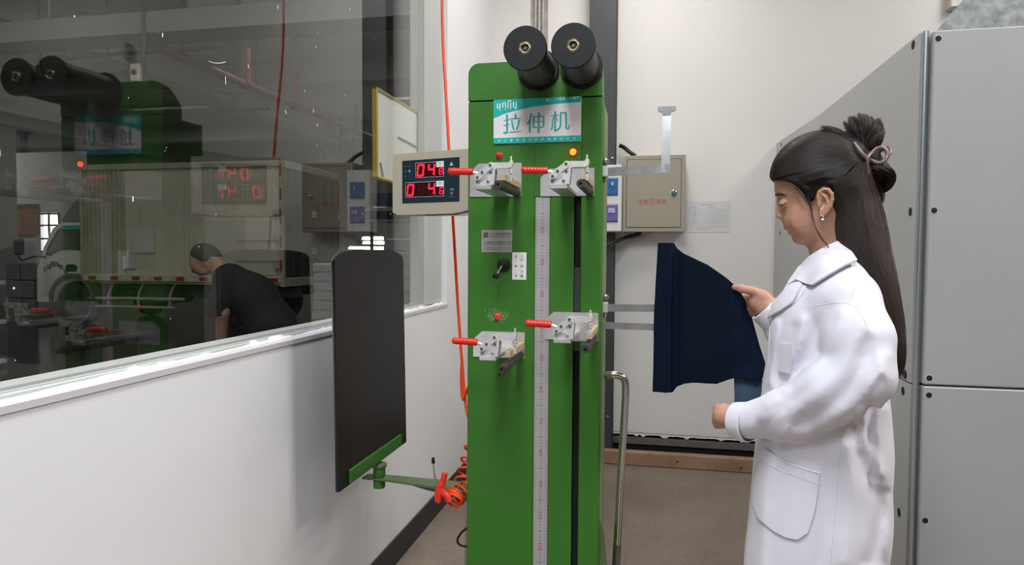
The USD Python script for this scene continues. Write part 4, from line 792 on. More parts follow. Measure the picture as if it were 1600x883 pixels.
a, b = on_y(1484, 12, 4.58), on_y(1498, -20, 4.58); obj('body', box(a[0], b[0], 4.58, YB - 0.001, a[2], b[2], 0.003), 'beige_plastic', jb); obj('lid', box(a[0] + 0.006, b[0] - 0.004, 4.576, 4.58, a[2] + 0.006, b[2] - 0.004, 0.001), 'ivory_plastic', jb)
# ------------------------------------------------------------------ grey sheet-metal cabinet on the right
SX, FY = 0.760, 2.20
cab = thing('machine_cabinet', 'tall grey sheet metal cabinet filling the right side behind the person in white', 'cabinet', (1.6, 3.3, 0))
zA, zB_ = on_y(1442, 603, FY)[2], on_y(1459, 47.6, FY)[2]; fx0 = on_y(1442, 603, FY)[0]
gap = 0.0035
obj('frame', join(box(SX + 0.035, fx0 + 0.03, FY + 0.012, FY + 0.04, 0.0, zB_ - 0.01, 0.004), box(SX + 0.03, 2.6, FY + 0.03, YB - 0.05, 0.03, zB_ - 0.02)), 'post_paint', cab)
obj('corner_post', tube([(fx0 - 0.0135, FY + 0.018, 0.0), (fx0 - 0.0135, FY + 0.018, zB_ + 0.004)], 0.0085, 14), 'aluminium', cab, smooth=40)
def panel(name, z0, z1, m, holes):
    p = obj(name, box(fx0, 2.6, FY, FY + 0.025, z0, z1, 0.004), m, cab)
    for x, z in holes:
        obj('screw_hole', lathe([(0.0105, 0.0), (0.0105, 0.0008), (0.0085, 0.0008)], (x, FY, z), (0, -1, 0), 20), 'grey_panel_side', p)
        obj('screw', lathe([(0.0, 0.0007), (0.009, 0.0007), (0, 0.0008)], (x, FY, z), (0, -1, 0), 20), 'black_gap', p)
ho = [on_y(*q, FY) for q in ((1466, 60.5), (1459.5, 329), (1452, 591), (1451.5, 617.5), (1445.5, 813.5))]
panel('front_panel', zA + gap, zB_, 'grey_panel', [(p[0], p[2]) for p in ho[:3]]); panel('front_panel', 0.05, zA - gap * 0.2, 'grey_panel', [(p[0], p[2]) for p in ho[3:]])
ys0 = 2.232
zk = lambda px, py: on_x(px, py, SX)
k0, k1, k2 = zk(1433.3, 55.4), zk(1281, 178.8), zk(1220.7, 217.4)
sA = on_y(1420, 600, ys0)[2]
def side(name, pts):
    p = obj(name, prism(pts, 0.022, (SX, 0, 0), (0, 1, 0), (0, 0, 1)), 'grey_panel_side', cab)   # u x v = +x
    return p
yE = YB - 0.02
up_ = side('side_panel', [(ys0, sA + gap), (k1[1], sA + gap), (k1[1], k1[2] - 0.001), (ys0, k0[2])])
side('side_panel', [(k1[1] + 0.003, sA + gap), (yE, sA + gap), (yE, k2[2]), (k1[1] + 0.003, k1[2])])
lw = side('side_panel', [(ys0, 0.05), (k1[1], 0.05), (k1[1], sA - gap * 0.2), (ys0, sA - gap * 0.2)]); side('side_panel', [(k1[1] + 0.003, 0.05), (yE, 0.05), (yE, sA - gap * 0.2), (k1[1] + 0.003, sA - gap * 0.2)])
obj('folded_edge', box(SX, SX + 0.026, ys0 - 0.003, ys0, sA + gap, k0[2], 0.001), 'grey_panel', cab); obj('folded_edge', box(SX, SX + 0.026, ys0 - 0.003, ys0, 0.05, sA - gap * 0.2, 0.001), 'grey_panel', cab)
for px, py in ((1427, 70), (1422.5, 331), (1414.5, 585.5), (1411, 611), (1405, 801)):
    p = on_x(px, py, SX); pr = obj('screw_hole', lathe([(0, 0.0002), (0.0135, 0.0002), (0.0135, 0.0008), (0, 0.0010)], (SX, p[1], p[2]), (-1, 0, 0), 20), 'black_gap', cab)
for px, py in ((1221, 226), (1219, 364)):
    p = on_x(px, py, SX); obj('screw_hole', lathe([(0, 0.0002), (0.013, 0.0002), (0.013, 0.0008), (0, 0.0010)], (SX, min(p[1], yE - 0.03), p[2]), (-1, 0, 0), 16), 'black_gap', cab)
a, b = zk(1252, 385), zk(1276, 402)
obj('latch_plate', box(SX - 0.003, SX, b[1], a[1], b[2] - 0.05, a[2], 0.001), 'grey_panel_side', cab)
h0, h1 = on_y(1459.5, 47, FY + 0.03), on_y(1500, 0, FY + 0.03); du_ = (h1[0] - h0[0]) / (h1[2] - h0[2]); HH = CEIL - 0.02 - zB_
hd = thing('duct_hood', 'spangled galvanised steel duct hood on top of the grey cabinet', 'duct', (1.6, 3.0, zB_))
x1_, yb_, tt = 2.2, 2.9, 0.75; kx_ = (h0[0] / FY + 0.02)
v = [(h0[0], FY + 0.03, zB_), (x1_, FY + 0.03, zB_), (x1_, yb_, zB_), (h0[0] + kx_ * (yb_ - FY), yb_, zB_), (h0[0] + du_ * tt, FY + 0.03, zB_ + tt), (x1_, FY + 0.03, zB_ + tt), (x1_, yb_, zB_ + tt), (h0[0] + du_ * tt + kx_ * (yb_ - FY), yb_, zB_ + tt)]
obj('hood', (v, [[0, 1, 5, 4], [1, 2, 6, 5], [2, 3, 7, 6], [3, 0, 4, 7], [4, 5, 6, 7], [3, 2, 1, 0]]), 'galvanised', hd)
obj('riser', box(v[7][0], v[5][0], FY + 0.03, yb_, zB_ + tt, CEIL - 0.002), 'galvanised', hd)
# ------------------------------------------------------------------ the factory hall behind the window
HX0, HX1, HY0, HY1, HC = -30.0, -1.30, -6.0, 21.0, 5.2
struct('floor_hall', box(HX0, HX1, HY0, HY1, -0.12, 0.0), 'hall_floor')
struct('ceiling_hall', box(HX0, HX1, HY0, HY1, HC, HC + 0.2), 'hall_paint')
def wall_with_holes(y, holes, x0=HX0, x1=HX1):
    s = sg.box(x0, 0, x1, HC).difference(union_all([sg.box(*h) for h in holes])); return prism(s, 0.25, (0, y + 0.25, 0), (1, 0, 0), (0, 0, 1))
wa, wb = on_y(60.5, 395, HY1), on_y(92, 332, HY1)
holes = [(wa[0], wa[2], wb[0], wb[2])]
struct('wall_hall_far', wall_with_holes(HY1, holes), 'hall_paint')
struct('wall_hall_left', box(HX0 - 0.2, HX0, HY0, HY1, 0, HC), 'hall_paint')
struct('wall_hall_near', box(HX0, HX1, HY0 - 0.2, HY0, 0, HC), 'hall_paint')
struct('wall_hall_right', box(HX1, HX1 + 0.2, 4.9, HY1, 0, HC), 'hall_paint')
struct('window_2', join(*[box(wa[0] + (wb[0] - wa[0]) * t - 0.03, wa[0] + (wb[0] - wa[0]) * t + 0.03, HY1, HY1 + 0.05, wa[2], wb[2]) for t in (0.03, 0.5, 0.97)], *[box(wa[0], wb[0], HY1, HY1 + 0.05, wa[2] + (wb[2] - wa[2]) * t - 0.03, wa[2] + (wb[2] - wa[2]) * t + 0.03) for t in (0.03, 0.35, 0.68, 0.97)]), 'hall_dark')
def beam(name, m): struct(name, m, 'hall_paint')
for x in (-24.0, -16.5, -9.2):
    beam('beam_hall', box(x - 0.2, x + 0.2, HY0, HY1, HC - 0.55, HC))
for y in (5.6, 12.8, 18.6):
    beam('beam_hall', box(HX0, HX1, y - 0.2, y + 0.2, HC - 0.45, HC))
# pillar on the left with a poster
pa, pb = on_y(-40, 400, 14.5), on_y(-10, 400, 14.5)
pi_ = struct('pillar_hall', box(pa[0], pb[0], 14.5, 15.2, 0, HC), 'hall_grey')
struct('partition_hall', box(on_y(31, 0, 17.0)[0], on_y(133, 0, 17.0)[0], 17.0, 17.15, on_y(60, 425, 17)[2], on_y(60, 238, 17)[2]) if False else join(box(on_y(15, 0, 17)[0], wa[0] * 17 / HY1 - 0.05, 17, 17.12, 0, on_y(60, 238, 17)[2]), box(wb[0] * 17 / HY1 + 0.05, on_y(126, 0, 17)[0], 17, 17.12, 0, on_y(60, 238, 17)[2]), box(wa[0] * 17 / HY1 - 0.05, wb[0] * 17 / HY1 + 0.05, 17, 17.12, on_y(70, 332, 17)[2], on_y(60, 238, 17)[2])), 'hall_white')
a, b = on_y(19.5, 367, 16.9), on_y(56, 318, 16.9)
ps = thing('safety_poster', 'orange brown notice poster on the hall wall far left behind the truck cab', 'poster', ((a[0] + b[0]) / 2, 16.98, a[2]))
sh_ = obj('board', box(a[0], b[0], 16.96, 16.998, a[2], b[2]), 'poster_orange', ps)
obj('title_band', box(a[0] + 0.02, b[0] - 0.02, 16.955, 16.96, b[2] - 0.16, b[2] - 0.02), 'hall_dark', ps)
g = [centred(glyphs(t, s, True, 40), (a[0] + b[0]) / 2, z) for t, s, z in (('安全', 0.16, b[2] - 0.28), ('生产', 0.16, b[2] - 0.46))]
obj('lettering', prism(sg.MultiPolygon([p for q_ in g for p in getattr(q_, 'geoms', [q_])]), 0.004, (0, 16.96, 0), (1, 0, 0), (0, 0, 1)), 'red_ink', ps, kind='stuff')
obj('emblem', lathe([(0, 0), (0.09, 0), (0, 0.004)], (a[0] + 0.3, 16.957, a[2] + 0.25), (0, -1, 0), 3), 'blue_cover', ps)
# sprinkler pipes
def pipe(name, label, pts, r, m, brackets=(), cat='pipe'):
    t = thing(name, label, cat, pts[0]); obj('pipe', tube(pts, r, 12), m, t, smooth=50)
    for p_ in brackets:
        obj('hanger', box(p_[0] - 0.05, p_[0] + 0.05, p_[1] - 0.05, p_[1] + 0.05, p_[2], HC if len(p_) < 4 else p_[3]), m, t)
        obj('coupling', tube([(p_[0], p_[1] - 0.08, p_[2]), (p_[0], p_[1] + 0.08, p_[2])], r * 1.45, 12), m, t, smooth=50)
    return t
PX = -6.15
q0, q1 = on_x(150, 33, PX), on_x(640, 238, PX); PZ = q0[2]
ysb = [on_x(x, y, PX)[1] for x, y in ((385, 132), (462, 168), (558, 207))]
pipe('sprinkler_pipe', 'long dull red sprinkler main running away under the hall ceiling', [(PX, 6.85, PZ), (PX, HY1 - 0.002, PZ)], 0.06, 'pipe_red', [(PX, y, PZ, PZ + 0.55) for y in ysb])
for (xa, ya, xb, yb_, lab, Yp) in ((112, 92, 345, 71, 'dull red branch pipe with a capped end crossing the hall ceiling', 8.6), (345, 173, 420, 169, 'short dull red branch pipe below the hall ceiling beam', 11.0), (460, 59, 502, 52, 'short dark pipe stub with an upturned end high in the hall', 8.0), (505, 239, 560, 239, 'dark red low pipe above the far racks', 18.0)):
    a, b = on_y(xa, ya, Yp), on_y(xb, yb_, Yp); b[2] = a[2] = (a[2] + b[2]) / 2
    t = pipe('branch_pipe', lab, [a, b], 0.028 * Yp / 8.6, 'pipe_dark', ())
    obj('end_cap', tube([a - [0.05, 0, 0], a + [0.02, 0, 0]], 0.05 * Yp / 8.6, 12), 'pipe_dark', t)
    if xa == 460: obj('upturn', tube([b, [b[0], b[1], HC]], 0.022, 10), 'pipe_dark', t)
    elif xa == 505: obj('hanger', box((a[0] + b[0]) / 2 - 0.03, (a[0] + b[0]) / 2 + 0.03, Yp - .03, Yp + .03, a[2], HC), 'pipe_dark', t)
    else:
        for f_ in (0.25, 0.75): m_ = a + (b - a) * f_; obj('hanger', tube([m_, [m_[0], m_[1], HC]], 0.010, 6), 'pipe_dark', t)
# suspended cable tray and duct
a, b = on_y(-60, 66, 6.55), on_y(330, 34, 6.55)
cy_ = thing('cable_tray', 'grey cable tray hanging across the hall near its ceiling', 'cable tray', ((a[0] + b[0]) / 2, 6.55, a[2]))
obj('tray', box(a[0] - 1, -1.6, 6.35, 6.75, a[2] - 0.11, a[2] + 0.11), 'tray_grey', cy_)
for f_ in np.linspace(0, 1, 6):
    x = a[0] + (-1.8 - a[0]) * f_; obj('hanger', tube([(x, 6.55, a[2] + 0.1), (x, 6.55, HC)], 0.015, 6), 'tray_grey', cy_)
d0 = on_y(500, 20, 8.6)
dk = thing('air_duct', 'white square air duct under the hall ceiling, upper middle of the window', 'duct', d0)
obj('duct', box(d0[0] - 1.9, d0[0] + 0.8, 8.4, 9.0, d0[2] - 0.12, d0[2] + 0.25, 0.01), 'hall_white', dk)
for k_ in range(4): obj('flange', box(d0[0] - 1.9 + 0.8 * k_, d0[0] - 1.86 + 0.8 * k_, 8.37, 9.03, d0[2] - 0.15, d0[2] + 0.28), 'tray_grey', dk)
# hanging switch box on a cable
s0 = on_y(219, 112, 6.2)
hs = thing('hanging_switch', 'small beige switch box hanging on a black cable in the hall', 'switch', s0)
obj('box', box(s0[0] - 0.075, s0[0] + 0.035, 6.14, 6.24, s0[2] - 0.11, s0[2] + 0.07, 0.01), 'beige_plastic', hs)
obj('button', lathe([(0, 0), (0.03, 0), (0.025, 0.02), (0, 0.025)], (s0[0] - 0.02, 6.14, s0[2] - 0.02), (0, -1, 0), 16), 'pipe_red', hs)
obj('cable', tube([(s0[0] + 0.05, 6.2, s0[2] - 0.14), (s0[0] + 0.05, 6.2, HC)], 0.022, 8), 'black_cable', hs)
s1 = on_y(58, 60, 6.9)
hc = thing('hanging_cable', 'thin black cable hanging from the hall ceiling at the far left', 'cable', s1); obj('cable', tube([(s1[0] + 0.05, 6.9, on_y(63, 120, 6.9)[2]), (s1[0], 6.9, HC)], 0.017, 8), 'black_cable', hc)
# lamps of the hall
for i_, (x, y) in enumerate([(-5.0, 9.4), (-12.5, 8.2), (-5.5, 15.8), (-12.5, 15.8), (-19.5, 8.2), (-20.0, 15.5), (-3.2, 1.5), (-8.0, 2.5)]):
    tube_lamp('hall_lamp', 'long white tube lamp below the hall ceiling', (x, y, HC - 0.03), 2.4, 'x', HALL_LAMPS, 'tube lamps of the hall', 0.12)
# bright tubes over the far racks
for i_, (x0_, x1_, y_, n_) in enumerate(((566, 599, 373, 'upper'), (567, 600, 380, 'middle'), (545, 599, 388, 'lowest'))):
    Yl = 17.2 + 0.5 * i_; a, b = on_y(x0_, y_, Yl), on_y(x1_, y_, Yl); t = thing('work_lamp', f'{n_} of the three glowing white tubes over the far racks', 'lamp', a)
    obj('glowing_tube', tube([a, [b[0], b[1], a[2]]], 0.035, 12), 'tube_light', t); obj('housing', box(a[0], b[0], Yl + .03, Yl + .08, a[2] + 0.02, a[2] + 0.06), 'hall_white', t)
    for f_ in (0.1, 0.9):
        x = a[0] + (b[0] - a[0]) * f_; obj('cord', tube([(x, Yl + .05, a[2] + 0.05), (x, Yl + .05, HC)], 0.006, 5), 'hall_dark', t)
# stacks of wrapped goods
def stack(label, x0, x1, y, dpt, zt, rows, m, cols=1):
    t = thing('goods_stack', label, 'stack', ((x0 + x1) / 2, y + dpt / 2, 0)); h = zt / rows
    for r in range(rows):
        for c_ in range(cols):
            w_ = (x1 - x0) / cols; j = RNG.uniform(-0.015, 0.015); obj('bale', box(x0 + c_ * w_ + 0.008 + j, x0 + (c_ + 1) * w_ - 0.008 + j, y + j, y + dpt, r * h + 0.004, (r + 1) * h - 0.004, 0.02), m, t)
a, b = on_y(8, 410, 12.0), on_y(52, 415, 12.0)
stack('low stack of grey wrapped bales beside the truck cab', a[0], b[0], 12.0, 1.2, a[2], 3, 'bale_grey', 2)
a, b = on_y(486, 411, 9.0), on_y(533, 411, 9.0)
stack('pale stack of sheets behind the pressing board', a[0], b[0], 9.0, 0.9, a[2], 9, 'bale_white')
a, b = on_y(601, 372, 9.5), on_y(672, 372, 9.5)
stack('tall grey white stack at the right end of the window', a[0], b[0], 9.5, 1.0, a[2], 8, 'bale_white')
a = on_y(-60, 445, 6.0); b = on_y(9, 445, 6.7)
tt_ = thing('work_table', 'white edge of a layered work table at the far left of the window', 'table', (a[0], 6.3, 0))
for k_, yy in enumerate((446, 514, 582)): z_ = on_y(5, yy, 6.0)[2]; obj('shelf', box(a[0] - 1.5, b[0], 6.0, 6.7, z_ - 0.03, z_ + 0.02, 0.004), 'hall_white', tt_)
for x in (a[0] - 1.4, b[0] - 0.05): obj('leg', box(x - 0.03, x + 0.03, 6.05, 6.11, 0, on_y(5, 446, 6.0)[2] - 0.03), 'tray_grey', tt_)
# dark blue screens above the far racks
a, b = on_y(573, 343, 12.5), on_y(640, 301, 12.5)
rk = thing('storage_rack', 'dark blue storage bins on a rack seen beside the digital display', 'rack', ((a[0] + b[0]) / 2, 12.5, a[2]))
obj('bin', box(a[0] - .05, b[0], 12.5, 12.9, a[2], a[2] + 0.16, 0.01), 'bin_navy', rk); obj('bin', box(a[0] + .03, b[0], 12.5, 12.9, b[2] - 0.26, b[2], 0.01), 'bin_blue', rk)
obj('shelf', box(a[0] - .1, b[0] + .1, 12.45, 12.95, a[2] - .05, a[2]), 'tray_grey', rk)
for x in (a[0] - .08, b[0] + .06): obj('upright', box(x - .025, x + .025, 12.9, 12.95, 0, b[2] + .05), 'tray_grey', rk)
# ------------------------------------------------------------------ whiteboard with a yellow frame, standing against the far side of the glass
WX = GX - 0.035
w0, w1, w2 = on_x(588, 135, WX), on_x(588, 279, WX), on_x(682, 192, WX)
wb_ = thing('whiteboard', 'whiteboard with a yellow frame hung just behind the window glass', 'whiteboard', w1)
wz0, wz1 = w1[2], w0[2]; wy0, wy1 = w0[1], w0[1] + 0.95
obj('panel', box(WX - 0.014, WX - 0.002, wy0 + 0.01, wy1 - 0.01, wz0 + 0.008, wz1 - 0.008), 'board_white', wb_)
e = 0.011
for m_ in (box(WX - 0.02, WX + 0.004, wy0, wy0 + e, wz0, wz1, 0.003), box(WX - 0.02, WX + 0.004, wy1 - e, wy1, wz0, wz1, 0.003), box(WX - 0.02, WX + 0.004, wy0, wy1, wz0, wz0 + e, 0.003), box(WX - 0.02, WX + 0.004, wy0, wy1, wz1 - e, wz1, 0.003)):
    obj('frame_strip', m_, 'yellow_frame', wb_)
for pa_, pb_ in (((590, 140), (614, 154)), ((622, 214), (654, 231)), ((594, 254), (598, 276)), ((664, 184), (678, 192))):
    a, b = on_x(*pa_, WX), on_x(*pb_, WX); obj('tape_strip', tube([a, b], 0.006, 4), 'tape', wb_)
# ------------------------------------------------------------------ the box truck
TY = 11.0
tr = thing('box_truck', 'white and grey box truck parked in the dim hall behind the window', 'truck', (-8.5, TY + 1.1, 0))
tx0, tx1 = on_y(125, 300, TY)[0], on_y(443, 300, TY)[0]; tz0, tz1 = on_y(200, 438, TY)[2], on_y(280, 254, TY)[2]; TW = 2.25
pr = [(tx0 + 0.05, 0.0)]; x = tx0 + 0.06; xs1 = on_y(193, 300, TY)[0]
while x < xs1: pr += [(x + 0.008, 0.0), (x + 0.018, 0.018), (x + 0.062, 0.018), (x + 0.072, 0.0)]; x += 0.092
ribs = prism([(x_, -y_) for x_, y_ in pr + [(xs1, 0.0), (xs1, -0.05), (tx0 + 0.05, -0.05)]][::-1], tz1 - tz0 - 0.2, (0, TY + 0.02, tz0 + 0.1), (1, 0, 0), (0, 1, 0))
obj('ribbed_panel', ribs, 'truck_rib', tr)
x = xs1; k_ = 0
while x < tx1 - 0.1:
    x2 = min(x + 0.62, tx1 - 0.05); pr = [(x, 0.0)]
    for q_ in np.arange(x + 0.03, x2 - 0.05, 0.1): pr += [(q_, 0.0), (q_ + .004, .004), (q_ + .03, .004), (q_ + .034, 0.0)]
    obj('side_panel', prism([(x_, -y_) for x_, y_ in pr + [(x2 - 0.006, 0.0), (x2 - 0.006, -0.05), (x, -0.05)]][::-1], tz1 - tz0 - 0.2, (0, TY + 0.02, tz0 + 0.1), (1, 0, 0), (0, 1, 0)), 'truck_body', tr); x = x2
dx0, dx1 = on_y(318, 0, TY)[0], on_y(428, 0, TY)[0]; dz1 = on_y(370, 344, TY)[2]
dr = obj('side_door', box(dx0, dx1, TY - 0.012, TY + 0.03, tz0 + 0.12, dz1, 0.006), 'truck_body', tr)
for f_ in (0.33, 0.66): obj('door_rail', box(dx0 + 0.6, dx1 + 0.1, TY - 0.02, TY - 0.01, tz0 + f_ * (dz1 - tz0), tz0 + f_ * (dz1 - tz0) + 0.025), 'truck_trim', dr)
for z in (tz0 + 0.25, tz0 + 0.75, tz0 + 1.2): obj('hinge', box(dx1 - 0.04, dx1 + 0.14, TY - 0.03, TY - 0.01, z, z + 0.09), 'truck_trim', dr)
for px0, py0, px1, py1 in ((208, 395, 240, 366), (192, 420, 212, 400)):
    a, b = on_y(px0, py0, TY), on_y(px1, py1, TY); obj('notice', box(a[0], b[0], TY - 0.004, TY + 0.01, a[2], b[2]), 'truck_notice', tr)
obj('top_rail', box(tx0, tx1, TY - 0.02, TY + 0.06, tz1 - 0.11, tz1, 0.01), 'truck_trim', tr); obj('bottom_rail', box(tx0, tx1, TY - 0.025, TY + 0.06, tz0 - 0.02, tz0 + 0.11, 0.01), 'truck_rail', tr)
for x in (tx0, tx1 - 0.07): obj('corner_post', box(x, x + 0.07, TY - 0.03, TY + 0.06, tz0, tz1, 0.01), 'truck_trim', tr)
k_ = 0
for x in np.arange(tx0 + 0.18, tx1 - 0.1, 0.235): obj('reflector', box(x, x + (0.16 if k_ % 2 == 0 else 0.10), TY - 0.03, TY - 0.02, tz0 + 0.005, tz0 + 0.075), 'reflector_red' if k_ % 2 == 0 else 'reflector_white', tr); k_ += 1
obj('box_shell', join(box(tx0 + 0.01, tx1 - 0.01, TY + 0.06, TY + TW, tz1 - 0.06, tz1 - 0.02), box(tx0 + 0.01, tx0 + 0.05, TY + 0.05, TY + TW, tz0, tz1 - 0.03), box(tx0 + 0.01, tx1 - 0.01, TY + TW - 0.05, TY + TW, tz0, tz1 - 0.03), box(tx0, tx1 - 0.02, TY + 0.05, TY + TW, tz0 - 0.06, tz0)), 'truck_body', tr)
m_ = TY + TW / 2
for y0_, y1_ in ((TY + 0.08, m_ - 0.01), (m_ + 0.01, TY + TW - 0.06)):
    d_ = obj('rear_door', box(tx1 - 0.03, tx1, y0_, y1_, tz0 + 0.08, tz1 - 0.12, 0.006), 'truck_rear', tr)
    for f_ in (0.2, 0.5, 0.8): obj('lock_bar', tube([(tx1 + 0.02, y0_ + (y1_ - y0_) * f_, tz0 + 0.1), (tx1 + 0.02, y0_ + (y1_ - y0_) * f_, tz1 - 0.15)], 0.014, 8), 'truck_rear', d_)
    for z in (0.5, 1.2): obj('hinge', box(tx1, tx1 + 0.03, y1_ - 0.1, y1_ + 0.03, tz0 + z, tz0 + z + 0.12), 'truck_trim', d_)
obj('rear_frame', join(box(tx1 - 0.06, tx1 + 0.01, TY - 0.02, TY + TW, tz1 - 0.13, tz1, 0.01), box(tx1 - 0.06, tx1 + 0.01, TY - 0.02, TY + TW, tz0 - 0.08, tz0 + 0.08, 0.01), box(tx1 - 0.06, tx1 + 0.01, TY + TW - 0.06, TY + TW, tz0, tz1, 0.01)), 'truck_trim', tr)
for z in np.arange(tz0 + 0.2, tz1 - 0.2, 0.42): obj('reflector', box(tx1 - 0.055, tx1 - 0.02, TY - 0.035, TY - 0.028, z, z + 0.2), 'reflector_red', tr)
obj('chassis', join(box(tx0 - 1.3, tx1 - 0.05, TY + 0.55, TY + 0.7, 0.55, tz0 - 0.05), box(tx0 - 1.3, tx1 - 0.05, TY + TW - 0.7, TY + TW - 0.55, 0.55, tz0 - 0.05), box(tx0 + 1.0, tx0 + 1.8, TY + 0.25, TY + 0.75, 0.42, 0.75), box(tx1 - 2.2, tx1 - 1.9, TY + 0.5, TY + TW - 0.5, 0.5, 0.7)), 'hall_dark', tr)
ra, rb, rc = on_y(137, 466, TY), on_y(285, 470, TY), on_y(283, 482, TY)
gr_ = obj('side_guard', tube([(ra[0], TY + 0.05, ra[2]), (rb[0], TY + 0.05, ra[2] + 0.01)], 0.03, 8), 'truck_trim', tr)
obj('guard_rail', tube([(ra[0], TY + 0.05, rc[2]), (rb[0] - 0.2, TY + 0.05, rc[2])], 0.026, 8), 'truck_trim', gr_)
for f_ in (0.2, 0.52, 0.85):
    x = ra[0] + (rb[0] - ra[0]) * f_; obj('guard_stay', tube(spline([(x, TY + 0.06, rc[2]), (x, TY + 0.06, ra[2] + 0.06), (x + 0.05, TY + 0.15, tz0 - 0.05)], 8), 0.022, 8), 'truck_trim', gr_)
obj('tow_bar', tube([(tx0 - 0.4, TY + 0.5, 0.42), (tx0 + 1.9, TY + 0.7, 0.52)], 0.035, 8), 'reflector_red', tr)
def wheel(x, y, s):
    w_ = obj('wheel', lathe([(0.20, -0.10), (0.34, -0.11), (0.375, -0.085), (0.385, 0.0), (0.375, 0.085), (0.34, 0.11), (0.20, 0.10)], (x, y, 0.386), (0, s, 0), 36), 'tyre', tr, smooth=40)
    obj('rim', lathe([(0, -0.02), (0.07, -0.02), (0.08, -0.07), (0.10, -0.07), (0.12, 0.02), (0.19, -0.04), (0.205, -0.09), (0.205, 0.1), (0, 0.1)], (x, y, 0.386), (0, s, 0), 24), 'rim_grey', w_, smooth=40)
wxf = on_y(112, 490, TY)[0]
wheel(wxf, TY + 0.16, 1); wheel(wxf, TY + TW - 0.16, -1); wheel(tx1 - 1.15, TY + 0.25, 1); wheel(tx1 - 1.15, TY + TW - 0.25, -1)
cabp = [on_y(*q, TY) for q in ((124, 440), (126, 346), (88, 348), (76, 356), (62, 385), (51, 420), (51, 472), (80, 472), (84, 456), (95, 444), (110, 439))]
cq2 = [(p_[0], p_[2]) for p_ in cabp]
win = [on_y(*q, TY) for q in ((122, 353), (92, 354), (84, 360), (70, 384), (66, 398), (72, 398), (84, 391), (98, 388), (121, 386))]
winp = sg.Polygon([(p_[0], p_[2]) for p_ in win])
obj('cab', prism(sg.Polygon(cq2).buffer(-0.02).buffer(0.02).difference(winp.buffer(-0.01)), TW - 0.25, (0, TY + TW - 0.15, 0), (1, 0, 0), (0, 0, 1)), 'cab_white', tr)
obj('cab_window', prism(winp, 0.01, (0, TY + 0.105, 0), (1, 0, 0), (0, 0, 1)), 'window_glass', tr)
obj('window_seal', prism(winp.buffer(0.015).difference(winp.buffer(-0.02)), 0.012, (0, TY + 0.100, 0), (1, 0, 0), (0, 0, 1)), 'hall_dark', tr)
wt = [on_y(*q, TY) for q in ((122, 353), (92, 354), (86, 359), (122, 358))]; obj('window_tint', prism([(p_[0], p_[2]) for p_ in wt], 0.01, (0, TY + 0.09, 0), (1, 0, 0), (0, 0, 1)), 'teal_print', tr)
fa = [on_y(*q, TY) for q in ((125, 346), (125, 304), (115, 308), (98, 330), (88, 346))]; obj('wind_deflector', prism([(p_[0], p_[2]) for p_ in fa], TW - 0.3, (0, TY + TW - 0.2, 0), (1, 0, 0), (0, 0, 1)), 'bale_grey', tr)
a = on_y(120, 388, TY); obj('door_handle', box(a[0] - 0.25, a[0] - 0.02, TY + 0.075, TY + 0.1, a[2] - 0.02, a[2] + 0.02), 'hall_dark', tr)
dl = [(70, 421, 0.08), (76, 417, 0.085), (82, 413, 0.09), (88, 413, 0.085), (94, 417, 0.085), (102, 424, 0.08)]
g = [centred(glyphs(ch_, s_ * 1.35, True, 40), *(on_y(x, y, TY + 0.09)[[0, 2]])) for ch_, (x, y, s_) in zip('五城服饰物流', dl)]; a = on_y(111, 419, TY + 0.09); g.append(rrect(a[0] - 0.13, a[2] - 0.07, a[0] + 0.13, a[2] + 0.07, 0.06))
obj('door_lettering', prism(sg.MultiPolygon([p for q_ in g for p in getattr(q_, 'geoms', [q_])]), 0.004, (0, TY + 0.098, 0), (1, 0, 0), (0, 0, 1)), 'black_ink', tr, kind='stuff')
obj('wheel_arch', lathe([(0.44, 0.0), (0.50, 0.0), (0.50, 0.3), (0.44, 0.3)], (wxf, TY - 0.01, 0.46), (0, 1, 0), 36), 'hall_dark', tr)
a, b = on_y(31, 386, TY - 0.35), on_y(50, 402, TY - 0.1)
mr = obj('mirror', box(a[0] - 0.09, a[0] + 0.12, TY - 0.42, TY - 0.34, a[2] - 0.15, a[2] + 0.17, 0.03), 'hall_dark', tr); obj('mirror_arm', tube(spline([(a[0], TY - 0.38, a[2] - 0.14), (a[0] + 0.02, TY - 0.36, a[2] - 0.24), (b[0], TY - 0.1, b[2]), (b[0] + 0.15, TY + 0.15, b[2])], 14), 0.018, 8), 'hall_dark', mr)
